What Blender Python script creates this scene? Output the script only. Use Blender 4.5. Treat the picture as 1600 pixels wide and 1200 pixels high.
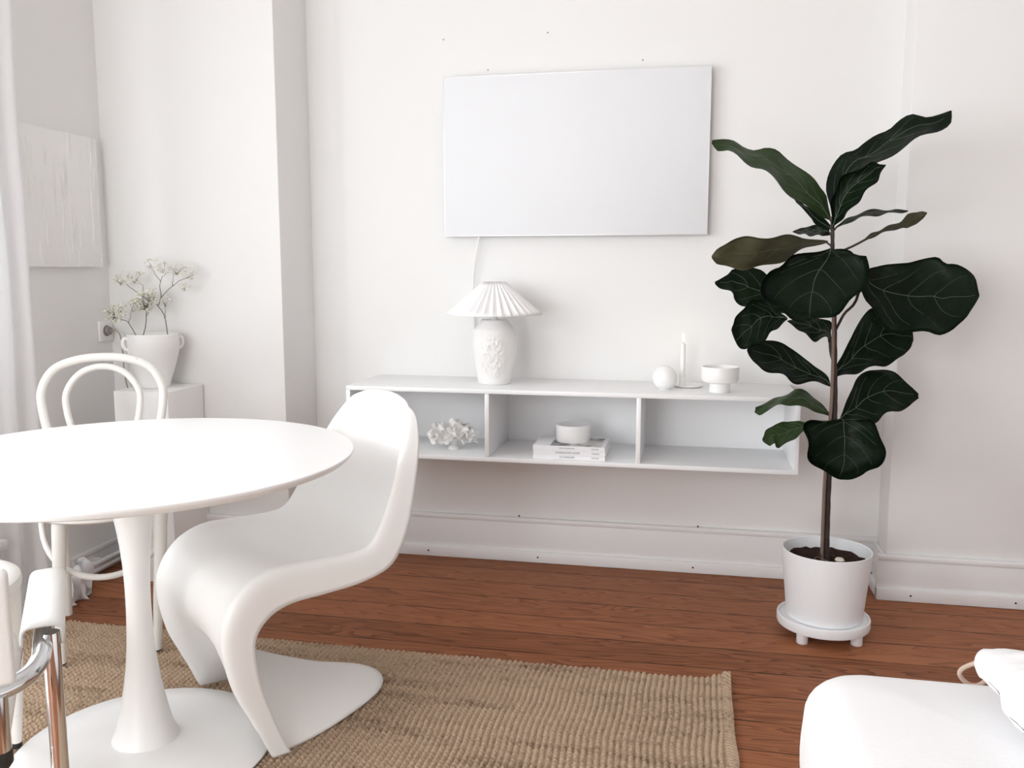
import bpy, bmesh, math, random
from mathutils import Vector, Matrix, noise
for o in list(bpy.data.objects):
    bpy.data.objects.remove(o)
SC = bpy.context.scene
COL = SC.collection
random.seed(7)
PI = math.pi
sin, cos = math.sin, math.cos

# ------------------------------------------------------------------ camera
YAW, PITCH = 0.2012, 0.1288
fw = Vector((-sin(YAW)*cos(PITCH), cos(YAW)*cos(PITCH), -sin(PITCH)))
rt = Vector((cos(YAW), sin(YAW), 0))
upv = rt.cross(fw)
cam = bpy.data.cameras.new('camera')
cam.sensor_width = 36.0
cam.lens = 1368.07/1600*36
cam.clip_start = 0.05
camo = bpy.data.objects.new('camera', cam)
COL.objects.link(camo)
camo.matrix_world = Matrix(((rt.x, upv.x, -fw.x, 0.5976), (rt.y, upv.y, -fw.y, -3.3795), (rt.z, upv.z, -fw.z, 1.1661), (0, 0, 0, 1)))
SC.camera = camo

# ------------------------------------------------------------------ light
world = bpy.data.worlds.new('daylight')
SC.world = world
world.use_nodes = True
bgn = world.node_tree.nodes['Background']
bgn.inputs['Color'].default_value = (0.86, 0.93, 1.0, 1)
bgn.inputs['Strength'].default_value = 1.0

def area(name, loc, target, sx, sy, power, color=(1, 1, 1)):
    l = bpy.data.lights.new(name, 'AREA')
    l.shape = 'RECTANGLE'
    l.size, l.size_y = sx, sy
    l.energy = power
    l.color = color
    o = bpy.data.objects.new(name, l)
    COL.objects.link(o)
    o.location = loc
    o.rotation_euler = (Vector(target)-Vector(loc)).to_track_quat('-Z', 'Z').to_euler()
    return o
# daylight standing in the two window openings of the left wall and an added frontal fill behind the camera
area('daylight_and_fill', (-1.80, -1.62, 1.40), (0.5, -1.62, 1.25), 1.15, 2.15, 28, (0.965, 0.99, 1.0))
area('daylight_and_fill', (-1.80, -3.10, 1.40), (0.5, -2.6, 1.20), 1.15, 2.15, 45, (0.965, 0.99, 1.0))
area('daylight_and_fill', (-0.84, -5.54, 1.22), (-0.84, 0, 1.0), 1.5, 2.2, 66, (0.965, 0.99, 1.0))  # added fill from behind the camera, lifts the shelf interior

SC.view_settings.view_transform = 'Standard'
SC.view_settings.look = 'None'
SC.view_settings.gamma = 1.0
SC.view_settings.use_curve_mapping = False
SC.view_settings.exposure = 0.53
SC.cycles.max_bounces = 10
SC.cycles.diffuse_bounces = 8
SC.cycles.glossy_bounces = 4
SC.cycles.use_denoising = True
SC.cycles.sample_clamp_indirect = 6

# ------------------------------------------------------------------ materials
def mat(name, col, rough=0.6, metal=0.0, spec=0.5, bump=None, var=None, coat=0.0):
    m = bpy.data.materials.new(name)
    m.use_nodes = True
    nt = m.node_tree
    b = nt.nodes['Principled BSDF']
    b.inputs['Base Color'].default_value = (*col, 1)
    b.inputs['Roughness'].default_value = rough
    b.inputs['Metallic'].default_value = metal
    b.inputs['Specular IOR Level'].default_value = spec
    if coat:
        b.inputs['Coat Weight'].default_value = coat
        b.inputs['Coat Roughness'].default_value = 0.15
    tc = nt.nodes.new('ShaderNodeTexCoord')
    if bump:
        scale, strength, dist = bump
        n = nt.nodes.new('ShaderNodeTexNoise')
        n.inputs['Scale'].default_value = scale
        n.inputs['Detail'].default_value = 4
        nt.links.new(tc.outputs['Object'], n.inputs['Vector'])
        bp = nt.nodes.new('ShaderNodeBump')
        bp.inputs['Strength'].default_value = strength
        bp.inputs['Distance'].default_value = dist
        nt.links.new(n.outputs['Fac'], bp.inputs['Height'])
        nt.links.new(bp.outputs['Normal'], b.inputs['Normal'])
    if var:
        scale, col2, lo, hi = var
        n = nt.nodes.new('ShaderNodeTexNoise')
        n.inputs['Scale'].default_value = scale
        n.inputs['Detail'].default_value = 3
        nt.links.new(tc.outputs['Object'], n.inputs['Vector'])
        r = nt.nodes.new('ShaderNodeMapRange')
        r.inputs['From Min'].default_value = lo
        r.inputs['From Max'].default_value = hi
        nt.links.new(n.outputs['Fac'], r.inputs['Value'])
        mx = nt.nodes.new('ShaderNodeMix')
        mx.data_type = 'RGBA'
        mx.inputs['A'].default_value = (*col, 1)
        mx.inputs['B'].default_value = (*col2, 1)
        nt.links.new(r.outputs['Result'], mx.inputs['Factor'])
        nt.links.new(mx.outputs['Result'], b.inputs['Base Color'])
    return m

M = {}
M['wall'] = mat('wall_paint', (0.79, 0.787, 0.78), 0.9, spec=0.2, bump=(55, 0.06, 0.003))
M['ceiling'] = mat('ceiling_paint', (0.86, 0.85, 0.84), 0.95, spec=0.2, bump=(40, 0.1, 0.004))
M['trim'] = mat('trim_paint', (0.80, 0.80, 0.805), 0.45, bump=(30, 0.08, 0.003))
M['white'] = mat('white_lacquer', (0.85, 0.855, 0.863), 0.35, bump=(60, 0.03, 0.002))
M['table'] = mat('table_lacquer', (0.88, 0.88, 0.88), 0.32, bump=(80, 0.02, 0.002))
M['plastic'] = mat('matte_plastic', (0.87, 0.868, 0.86), 0.42, bump=(180, 0.05, 0.001))
M['ceramic'] = mat('matte_ceramic', (0.84, 0.835, 0.825), 0.6, bump=(70, 0.15, 0.003))
M['glaze'] = mat('satin_ceramic', (0.86, 0.855, 0.845), 0.35, bump=(50, 0.06, 0.002))
M['relief'] = mat('relief_ceramic', (0.83, 0.825, 0.815), 0.65, bump=(120, 0.35, 0.004))
M['shade'] = mat('pleated_paper', (0.86, 0.855, 0.86), 0.8, bump=(200, 0.1, 0.001))
M['canvas'] = mat('painted_canvas', (0.84, 0.835, 0.825), 0.7, bump=(35, 0.35, 0.006))
M['panel'] = mat('panel_enamel', (0.745, 0.755, 0.775), 0.65, spec=0.2, bump=(90, 0.02, 0.001))
M['alu'] = mat('panel_aluminium', (0.72, 0.725, 0.73), 0.45, metal=0.3, bump=(120, 0.03, 0.001))
M['cable'] = mat('white_cable', (0.82, 0.81, 0.8), 0.5, bump=(90, 0.03, 0.001))
M['beech'] = mat('chipped_white_paint', (0.83, 0.815, 0.785), 0.45, bump=(45, 0.15, 0.003), var=(70, (0.42, 0.36, 0.3), 0.70, 0.76))
M['black'] = mat('black_rubber', (0.02, 0.02, 0.02), 0.5, bump=(90, 0.1, 0.001))
M['chrome'] = mat('chrome', (0.72, 0.73, 0.74), 0.09, metal=1.0, bump=(8, 0.03, 0.002))
M['leather'] = mat('white_leather', (0.82, 0.815, 0.80), 0.42, bump=(140, 0.25, 0.002))
M['upholstery'] = mat('white_upholstery', (0.87, 0.87, 0.88), 0.85, spec=0.2, bump=(160, 0.15, 0.002))
M['linen'] = mat('white_linen', (0.86, 0.86, 0.87), 0.9, spec=0.2, bump=(120, 0.25, 0.002))
M['rope'] = mat('beige_rope', (0.55, 0.42, 0.34), 0.9, bump=(150, 0.6, 0.003))
M['pot'] = mat('pot_glaze', (0.80, 0.81, 0.83), 0.5, bump=(60, 0.06, 0.002))
M['soil'] = mat('potting_soil', (0.028, 0.014, 0.010), 0.95, spec=0.2, bump=(60, 1.0, 0.012), var=(40, (0.09, 0.035, 0.022), 0.55, 0.75))
M['pebble'] = mat('pale_pebble', (0.75, 0.68, 0.6), 0.6, bump=(60, 0.2, 0.002))
M['leaf'] = mat('dark_leaf', (0.0035, 0.0075, 0.004), 0.38, spec=0.09, bump=(45, 0.35, 0.006), var=(9, (0.007, 0.014, 0.006), 0.4, 0.65))
M['leaf2'] = mat('green_leaf', (0.018, 0.036, 0.010), 0.45, spec=0.2, bump=(45, 0.3, 0.006), var=(9, (0.028, 0.048, 0.016), 0.4, 0.65))
M['leafb'] = mat('leaf_underside', (0.058, 0.060, 0.030), 0.7, spec=0.3, bump=(45, 0.35, 0.005), var=(12, (0.085, 0.080, 0.045), 0.4, 0.65))
M['vein'] = mat('leaf_vein', (0.07, 0.10, 0.06), 0.5, bump=(80, 0.1, 0.001))
M['bark'] = mat('dark_stem', (0.03, 0.02, 0.017), 0.8, bump=(80, 0.6, 0.003), var=(30, (0.06, 0.04, 0.032), 0.45, 0.7))
M['stake'] = mat('brown_stake', (0.17, 0.115, 0.09), 0.8, bump=(70, 0.5, 0.002))
M['sprig'] = mat('dry_stem', (0.14, 0.115, 0.10), 0.8, bump=(90, 0.3, 0.001))
M['bloom'] = mat('dry_blossom', (0.80, 0.79, 0.70), 0.8, bump=(300, 0.3, 0.001), var=(160, (0.5, 0.48, 0.42), 0.55, 0.7))
M['paper'] = mat('book_cover', (0.84, 0.84, 0.86), 0.4, bump=(90, 0.03, 0.001))
M['pages'] = mat('page_block', (0.72, 0.71, 0.71), 0.85, bump=(300, 0.3, 0.001))
M['ink'] = mat('grey_print', (0.10, 0.10, 0.11), 0.6, bump=(90, 0.03, 0.001))
M['picture'] = mat('printed_photograph', (0.05, 0.05, 0.055), 0.35, bump=(90, 0.03, 0.001), var=(26, (0.65, 0.64, 0.62), 0.42, 0.62))
M['wax'] = mat('white_wax', (0.88, 0.87, 0.85), 0.5, bump=(50, 0.04, 0.001))
M['socketgrey'] = mat('socket_recess', (0.26, 0.24, 0.24), 0.5, bump=(90, 0.05, 0.001))
M['socket'] = mat('socket_plastic', (0.80, 0.785, 0.765), 0.4, bump=(90, 0.03, 0.001))
M['nail'] = mat('nail_head', (0.035, 0.03, 0.03), 0.5, bump=(90, 0.1, 0.001))

# curtain: thin white cloth that lets some light through
cm = bpy.data.materials.new('sheer_curtain')
cm.use_nodes = True
nt = cm.node_tree
pb = nt.nodes['Principled BSDF']
pb.inputs['Base Color'].default_value = (0.87, 0.865, 0.87, 1)
pb.inputs['Roughness'].default_value = 0.95
tr = nt.nodes.new('ShaderNodeBsdfTranslucent')
tr.inputs['Color'].default_value = (0.85, 0.85, 0.87, 1)
mx = nt.nodes.new('ShaderNodeMixShader')
mx.inputs['Fac'].default_value = 0.3
nt.links.new(pb.outputs[0], mx.inputs[1])
nt.links.new(tr.outputs[0], mx.inputs[2])
tcx = nt.nodes.new('ShaderNodeTexCoord')
wv = nt.nodes.new('ShaderNodeTexNoise')
wv.inputs['Scale'].default_value = 150
bpx = nt.nodes.new('ShaderNodeBump')
bpx.inputs['Strength'].default_value = 0.15
bpx.inputs['Distance'].default_value = 0.001
nt.links.new(tcx.outputs['Object'], wv.inputs['Vector'])
nt.links.new(wv.outputs['Fac'], bpx.inputs['Height'])
nt.links.new(bpx.outputs['Normal'], pb.inputs['Normal'])
nt.links.new(mx.outputs[0], nt.nodes['Material Output'].inputs[0])
M['curtain'] = cm

# candle flame
fm = bpy.data.materials.new('candle_flame')
fm.use_nodes = True
nt = fm.node_tree
nt.nodes.clear()
em = nt.nodes.new('ShaderNodeEmission')
em.inputs['Color'].default_value = (1.0, 0.80, 0.62, 1)
em.inputs['Strength'].default_value = 30
oo = nt.nodes.new('ShaderNodeOutputMaterial')
nt.links.new(em.outputs[0], oo.inputs[0])
M['flame'] = fm

# window glass
gm = bpy.data.materials.new('window_glass')
gm.use_nodes = True
nt = gm.node_tree
nt.nodes.clear()
ta = nt.nodes.new('ShaderNodeBsdfTransparent')
gl = nt.nodes.new('ShaderNodeBsdfGlossy')
gl.inputs['Roughness'].default_value = 0.02
ms = nt.nodes.new('ShaderNodeMixShader')
ms.inputs['Fac'].default_value = 0.06
oo = nt.nodes.new('ShaderNodeOutputMaterial')
nt.links.new(ta.outputs[0], ms.inputs[1])
nt.links.new(gl.outputs[0], ms.inputs[2])
nt.links.new(ms.outputs[0], oo.inputs[0])
M['glass'] = gm

# floor: reddish brown old pine boards running along the back wall
def floor_material():
    m = bpy.data.materials.new('pine_floorboards')
    m.use_nodes = True
    nt = m.node_tree
    N, L = nt.nodes, nt.links
    b = N['Principled BSDF']
    tc = N.new('ShaderNodeTexCoord')
    sep = N.new('ShaderNodeSeparateXYZ')
    L.new(tc.outputs['Object'], sep.inputs[0])
    def math_(op, a, bb=None, v=None):
        n = N.new('ShaderNodeMath')
        n.operation = op
        for i, q in enumerate((a, bb)):
            if q is None:
                continue
            if isinstance(q, (int, float)):
                n.inputs[i].default_value = q
            else:
                L.new(q, n.inputs[i])
        return n.outputs[0]
    W = 0.145
    yy = math_('DIVIDE', math_('ADD', sep.outputs['Y'], 40*W+0.419), W)
    row = math_('FLOOR', yy)
    fr = math_('FRACT', yy)
    # board colour by row
    wn = N.new('ShaderNodeTexWhiteNoise')
    wn.noise_dimensions = '1D'
    L.new(row, wn.inputs['W'])
    # grain: stretched noise, shifted per board
    comb = N.new('ShaderNodeCombineXYZ')
    L.new(math_('ADD', math_('MULTIPLY', sep.outputs['X'], 0.75), math_('MULTIPLY', wn.outputs['Value'], 37.0)), comb.inputs[0])
    L.new(math_('MULTIPLY', sep.outputs['Y'], 7.0), comb.inputs[1])
    L.new(math_('MULTIPLY', row, 3.7), comb.inputs[2])
    g1 = N.new('ShaderNodeTexNoise')
    g1.inputs['Scale'].default_value = 1.6
    g1.inputs['Detail'].default_value = 2.0
    g1.inputs['Distortion'].default_value = 0.6
    L.new(comb.outputs[0], g1.inputs['Vector'])
    ring = math_('FRACT', math_('MULTIPLY', g1.outputs['Fac'], 16.0))
    ring = math_('POWER', ring, 2.2)
    comb2 = N.new('ShaderNodeCombineXYZ')
    L.new(math_('MULTIPLY', sep.outputs['X'], 3.0), comb2.inputs[0])
    L.new(math_('MULTIPLY', sep.outputs['Y'], 90.0), comb2.inputs[1])
    L.new(row, comb2.inputs[2])
    g2 = N.new('ShaderNodeTexNoise')
    g2.inputs['Scale'].default_value = 2.0
    g2.inputs['Detail'].default_value = 5.0
    L.new(comb2.outputs[0], g2.inputs['Vector'])
    ramp = N.new('ShaderNodeValToRGB')
    ramp.color_ramp.elements[0].position = 0.0
    ramp.color_ramp.elements[0].color = (0.37, 0.145, 0.068, 1)
    ramp.color_ramp.elements[1].position = 1.0
    ramp.color_ramp.elements[1].color = (0.085, 0.028, 0.015, 1)
    fac = math_('ADD', math_('MULTIPLY', ring, 0.50), math_('ADD', math_('MULTIPLY', math_('SUBTRACT', g2.outputs['Fac'], 0.5), 0.9), math_('MULTIPLY', wn.outputs['Value'], 0.36)))
    L.new(fac, ramp.inputs[0])
    # seams
    e = math_('MINIMUM', fr, math_('SUBTRACT', 1.0, fr))
    sn = N.new('ShaderNodeTexNoise')
    sn.inputs['Scale'].default_value = 9.0
    L.new(tc.outputs['Object'], sn.inputs['Vector'])
    seam = math_('LESS_THAN', e, math_('MULTIPLY', sn.outputs['Fac'], 0.026))
    mix = N.new('ShaderNodeMix')
    mix.data_type = 'RGBA'
    L.new(seam, mix.inputs['Factor'])
    L.new(ramp.outputs[0], mix.inputs['A'])
    mix.inputs['B'].default_value = (0.022, 0.010, 0.008, 1)
    L.new(mix.outputs['Result'], b.inputs['Base Color'])
    b.inputs['Roughness'].default_value = 0.42
    b.inputs['Specular IOR Level'].default_value = 0.08
    bp = N.new('ShaderNodeBump')
    bp.inputs['Strength'].default_value = 0.35
    bp.inputs['Distance'].default_value = 0.002
    h = math_('SUBTRACT', math_('ADD', math_('MULTIPLY', ring, -0.3), g2.outputs['Fac']), math_('MULTIPLY', seam, 2.0))
    L.new(h, bp.inputs['Height'])
    L.new(bp.outputs['Normal'], b.inputs['Normal'])
    return m
M['floor'] = floor_material()

def rug_material():
    m = bpy.data.materials.new('jute_weave')
    m.use_nodes = True
    nt = m.node_tree
    N, L = nt.nodes, nt.links
    b = N['Principled BSDF']
    tc = N.new('ShaderNodeTexCoord')
    n1 = N.new('ShaderNodeTexNoise')
    n1.inputs['Scale'].default_value = 85
    n1.inputs['Detail'].default_value = 3
    L.new(tc.outputs['Object'], n1.inputs['Vector'])
    mp = N.new('ShaderNodeMapping')
    mp.inputs['Scale'].default_value = (2.0, 14.0, 1.0)
    L.new(tc.outputs['Object'], mp.inputs['Vector'])
    n2 = N.new('ShaderNodeTexNoise')
    n2.inputs['Scale'].default_value = 1.2
    n2.inputs['Detail'].default_value = 2
    L.new(mp.outputs[0], n2.inputs['Vector'])
    add = N.new('ShaderNodeMath')
    add.operation = 'ADD'
    L.new(n1.outputs['Fac'], add.inputs[0])
    L.new(n2.outputs['Fac'], add.inputs[1])
    r = N.new('ShaderNodeValToRGB')
    r.color_ramp.elements[0].position = 0.55
    r.color_ramp.elements[0].color = (0.17, 0.108, 0.068, 1)
    r.color_ramp.elements[1].position = 1.0
    r.color_ramp.elements[1].color = (0.47, 0.35, 0.25, 1)
    L.new(add.outputs[0], r.inputs[0])
    L.new(r.outputs[0], b.inputs['Base Color'])
    b.inputs['Roughness'].default_value = 0.95
    b.inputs['Specular IOR Level'].default_value = 0.1
    n3 = N.new('ShaderNodeTexNoise')
    n3.inputs['Scale'].default_value = 260
    n3.inputs['Detail'].default_value = 3
    L.new(tc.outputs['Object'], n3.inputs['Vector'])
    bp = N.new('ShaderNodeBump')
    bp.inputs['Strength'].default_value = 0.7
    bp.inputs['Distance'].default_value = 0.003
    L.new(n3.outputs['Fac'], bp.inputs['Height'])
    L.new(bp.outputs['Normal'], b.inputs['Normal'])
    return m
M['rug'] = rug_material()

# ------------------------------------------------------------------ geometry helpers
def spl(pts, n):
    """Catmull-Rom through pts, n samples."""
    P = [Vector(p) for p in pts]
    out = []
    k = len(P)-1
    for i in range(n):
        t = i/(n-1)*k
        j = min(int(t), k-1)
        u = t-j
        p0 = P[j-1] if j > 0 else P[0]*2-P[1]
        p1, p2 = P[j], P[j+1]
        p3 = P[j+2] if j+2 <= k else P[k]*2-P[k-1]
        out.append(0.5*((2*p1)+(p2-p0)*u+(2*p0-5*p1+4*p2-p3)*u*u+(3*p1-p0-3*p2+p3)*u*u*u))
    return out

class G:
    def __init__(self):
        self.v, self.f, self.m = [], [], []
        self.mi = 0
    def add(self, vs, fs):
        b = len(self.v)
        self.v += [tuple(p) for p in vs]
        self.f += [tuple(b+i for i in q) for q in fs]
        self.m += [self.mi]*len(fs)
        return self
    def box(self, x0, y0, z0, x1, y1, z1, bev=0.0, seg=2):
        bm = bmesh.new()
        bmesh.ops.create_cube(bm, size=1)
        for v in bm.verts:
            v.co = Vector((x0+(v.co.x+.5)*(x1-x0), y0+(v.co.y+.5)*(y1-y0), z0+(v.co.z+.5)*(z1-z0)))
        if bev:
            bmesh.ops.bevel(bm, geom=bm.edges[:], offset=bev, segments=seg, profile=0.5, affect='EDGES')
        bm.verts.index_update()
        self.add([v.co.copy() for v in bm.verts], [[v.index for v in f.verts] for f in bm.faces])
        bm.free()
        return self
    def tube(self, pts, r, n=12, caps=True, closed=False):
        P = [Vector(p) for p in pts]
        k = len(P)
        R = [r]*k if isinstance(r, (int, float)) else list(r)
        vs, fs = [], []
        T = []
        for i in range(k):
            if closed:
                t = P[(i+1) % k]-P[i-1]
            else:
                t = P[min(i+1, k-1)]-P[max(i-1, 0)]
            T.append(t.normalized())
        nrm = T[0].orthogonal().normalized()
        for i in range(k):
            nrm = (nrm-T[i]*nrm.dot(T[i])).normalized()
            bn = T[i].cross(nrm)
            for j in range(n):
                a = 2*PI*j/n
                vs.append(P[i]+(nrm*cos(a)+bn*sin(a))*R[i])
        for i in range(k if closed else k-1):
            i2 = (i+1) % k
            for j in range(n):
                j2 = (j+1) % n
                fs.append((i*n+j, i*n+j2, i2*n+j2, i2*n+j))
        if caps and not closed:
            fs.append(tuple(range(n-1, -1, -1)))
            fs.append(tuple((k-1)*n+j for j in range(n)))
        return self.add(vs, fs)
    def lathe(self, prof, n=48, c=(0, 0, 0), rad=None):
        vs, fs = [], []
        for (r, z) in prof:
            for j in range(n):
                a = 2*PI*j/n
                rr = r if rad is None else rad(r, z, a)
                vs.append((c[0]+rr*cos(a), c[1]+rr*sin(a), c[2]+z))
        for i in range(len(prof)-1):
            for j in range(n):
                j2 = (j+1) % n
                fs.append((i*n+j, i*n+j2, (i+1)*n+j2, (i+1)*n+j))
        if prof[0][0] > 1e-4:
            fs.append(tuple(range(n-1, -1, -1)))
        if prof[-1][0] > 1e-4:
            fs.append(tuple((len(prof)-1)*n+j for j in range(n)))
        return self.add(vs, fs)
    def grid(self, rows, flip=False):
        n = len(rows[0])
        vs = [p for r in rows for p in r]
        fs = []
        for i in range(len(rows)-1):
            for j in range(n-1):
                q = (i*n+j, i*n+j+1, (i+1)*n+j+1, (i+1)*n+j)
                fs.append(q[::-1] if flip else q)
        return self.add(vs, fs)

def obj(name, g, mats, parent=None, off=None, angle=40, label=None):
    me = bpy.data.meshes.new(name)
    vs = g.v if off is None else [(p[0]-off[0], p[1]-off[1], p[2]-off[2]) for p in g.v]
    me.from_pydata(vs, [], g.f)
    if not isinstance(mats, (list, tuple)):
        mats = [mats]
    for m in mats:
        me.materials.append(m)
    if len(mats) > 1:
        me.polygons.foreach_set('material_index', g.m)
    me.validate()
    bm = bmesh.new()
    bm.from_mesh(me)
    bmesh.ops.remove_doubles(bm, verts=bm.verts, dist=1e-6)
    bm.to_mesh(me)
    bm.free()
    me.shade_smooth()
    me.set_sharp_from_angle(angle=math.radians(angle))
    me.update()
    o = bpy.data.objects.new(name, me)
    COL.objects.link(o)
    if parent:
        o.parent = parent
    if label:
        o['label'] = label
    return o

def recalc(o):
    bm = bmesh.new()
    bm.from_mesh(o.data)
    bmesh.ops.recalc_face_normals(bm, faces=bm.faces)
    bm.to_mesh(o.data)
    bm.free()

def tag(o, label, cat, group=None):
    o['label'] = label
    o['category'] = cat
    if group:
        o['group'] = group
    return o

def thing(name, label, cat, loc=(0, 0, 0), rz=0.0, group=None):
    o = bpy.data.objects.new(name, None)
    COL.objects.link(o)
    o.location = loc
    o.rotation_euler = (0, 0, rz)
    o.empty_display_size = 0.1
    return tag(o, label, cat, group)

def single(name, g, mats, label, cat, loc=(0, 0, 0), rz=0.0, angle=40, group=None):
    o = obj(name, g, mats, angle=angle)
    o.location = loc
    o.rotation_euler = (0, 0, rz)
    return tag(o, label, cat, group)

def struct(name, g, m, parent=None, angle=30):
    o = obj(name, g, m, parent, angle=angle)
    if parent is None:
        o['kind'] = 'structure'
    return o

# ------------------------------------------------------------------ the room
XL, XR, YF, ZC = -1.66, 3.3, -5.4, 3.0
BL, BLY = -0.9233, -0.285      # left chimney breast: right edge and front
BR, BRY = 1.3016, -0.151       # right breast: left edge and front
struct('floor', G().box(XL-.35, YF-.3, -.12, XR+.3, .3, 0.0), M['floor'])
struct('ceiling', G().box(XL-.35, YF-.3, ZC, XR+.3, .3, ZC+.15), M['ceiling'])
struct('wall_back', G().box(BL-.05, 0, 0, BR+.05, .25, ZC), M['wall'])
struct('wall_back_left', G().box(XL-.3, BLY, 0, BL, .25, ZC, 0.006), M['wall'])
struct('wall_back_right', G().box(BR, BRY, 0, XR+.3, .25, ZC, 0.006), M['wall'])
struct('wall_right', G().box(XR, YF, 0, XR+.25, BRY, ZC), M['wall'])
W1 = (-2.22, -1.04, 0.30, 2.50)
W2 = (-3.70, -2.50, 0.30, 2.50)
W_FILL = (-1.6, -0.08, 0.06, 2.38)  # unseen opening made for the added fill light
g = G()
g.box(XL-.3, YF-.25, 0, XR+.25, YF, W_FILL[2])
g.box(XL-.3, YF-.25, W_FILL[3], XR+.25, YF, ZC)
g.box(XL-.3, YF-.25, W_FILL[2], W_FILL[0], YF, W_FILL[3])
g.box(W_FILL[1], YF-.25, W_FILL[2], XR+.25, YF, W_FILL[3])
struct('wall_front', g, M['wall'])
g = G()
g.box(XL-.3, YF, 0, XL, BLY, W1[2])
g.box(XL-.3, YF, W1[3], XL, BLY, ZC)
g.box(XL-.3, YF, W1[2], XL, W2[0], W1[3])
g.box(XL-.3, W2[1], W1[2], XL, W1[0], W1[3])
g.box(XL-.3, W1[1], W1[2], XL, BLY, W1[3])
struct('wall_left', g, M['wall'])
for i, w in enumerate((W1, W2)):
    y0, y1, z0, z1 = w
    x0, x1 = XL-.12, XL-.06
    g = G()
    g.box(x0, y0, z0, x1, y0+.06, z1, .006)
    g.box(x0, y1-.06, z0, x1, y1, z1, .006)
    g.box(x0, y0+.06, z0, x1, y1-.06, z0+.06, .006)
    g.box(x0, y0+.06, z1-.06, x1, y1-.06, z1, .006)
    ym = (y0+y1)/2
    g.box(x0, ym-.035, z0+.06, x1, ym+.035, z1-.06, .006)
    wo = struct('window_%d' % (i+1), g, M['trim'])
    obj('pane', G().box(x0+.026, y0+.06, z0+.06, x0+.032, y1-.06, z1-.06), M['glass'], wo)
    obj('window_sill', G().box(XL-.12, y0-.04, z0-.035, XL+.10, y1+.04, z0, .008), M['trim'], wo)

g = G()
x0, x1, z0, z1 = W_FILL
y0, y1 = YF-.12, YF-.06
for xa in (x0, (x0+x1)/2-.035, x1-.06):
    g.box(xa, y0, z0+.06, xa+.065, y1, z1-.06, .006)
g.box(x0, y0, z0, x1, y1, z0+.06, .006)
g.box(x0, y0, z1-.06, x1, y1, z1, .006)
wo = struct('window_3', g, M['trim'])  # unseen window added behind the camera to carry the frontal fill
obj('pane', G().box(x0+.06, y0+.026, z0+.06, x1-.06, y0+.032, z1-.06), M['glass'], wo)

# skirtings with a top bead and a quarter strip at the floor, pinned with small dark nails
def skirting(name, axis, a0, a1, p, sgn, h, nails=(), shoe=0.045):
    g = G()
    def bx(d0, d1, z0, z1, bev):
        if axis == 'x':
            g.box(a0, p+sgn*d0 if sgn > 0 else p+sgn*d1, z0, a1, p+sgn*d1 if sgn > 0 else p+sgn*d0, z1, bev)
        else:
            g.box(p+sgn*d0 if sgn > 0 else p+sgn*d1, a0, z0, p+sgn*d1 if sgn > 0 else p+sgn*d0, a1, z1, bev)
    bx(0, .016, 0, h-.018, .001)
    bx(0, .022, h-.02, h, .005)
    bx(0, .030, 0, shoe, .005)
    o = struct(name, g, M['trim'])
    for (a, z, d) in nails:
        q = G()
        n = 10
        vs, fs = [], []
        for k in range(n):
            t = 2*PI*k/n
            vs.append((a+.0036*cos(t), p+sgn*(d+.0012), z+.0036*sin(t)) if axis == 'x' else (p+sgn*(d+.0012), a+.0036*cos(t), z+.0036*sin(t)))
        for k in range(n):
            v = vs[k]
            vs.append((v[0], v[1]-sgn*.002, v[2]) if axis == 'x' else (v[0]-sgn*.002, v[1], v[2]))
        fs.append(tuple(range(n)))
        for k in range(n):
            fs.append((k, (k+1) % n, n+(k+1) % n, n+k))
        q.add(vs, fs)
        obj('nail', q, M['nail'], o)
    return o
skirting('baseboard_back', 'x', BL+.0, BR, 0.0, -1, .18, [(-.437, .024, .030), (.02, .024, .030), (.63, .024, .030), (-.06, .186, .012), (.645, .184, .012)])
skirting('baseboard_back_left', 'x', XL, BL+.016, BLY, -1, .205)
skirting('baseboard_back_right', 'x', BR-.030, XR, BRY, -1, .165, [(1.385, .024, .030), (1.725, .024, .030)])
skirting('baseboard_left', 'y', YF, BLY-.03, XL, 1, .10)
g = G()
g.box(BR-.016, BRY, 0, BR, 0, .165, .002)
g.box(BR-.030, BRY, 0, BR, 0, .045, .005)
struct('baseboard_right', g, M['trim'])
g = G()
for z in (.055, .03):
    g.tube([(XL+.055, -2.6, z), (XL+.055, -.34, z)], .009, 10)
for y in (-2.0, -1.2, -.5):
    g.box(XL, y-.008, .02, XL+.05, y+.008, .066)
struct('trim_1', g, M['trim'])

# small nail holes in the plaster of the back wall
hole = mat('plaster_hole', (.38, .33, .3), .9, bump=(90, .2, .001))
for (x, z) in ((-.185, 1.925), (.045, 2.05), (-.36, 2.045), (.40, 1.935)):
    g = G()
    q = [(x+.0035*cos(2*PI*k/8), -.0008, z+.0035*sin(2*PI*k/8)) for k in range(8)]
    g.add(q, [tuple(range(8))])
    g.add([(a, .0005, c) for a, b_, c in q], [tuple(range(8))])
    obj('nail_hole', g, hole, bpy.data.objects['wall_back'])

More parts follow.
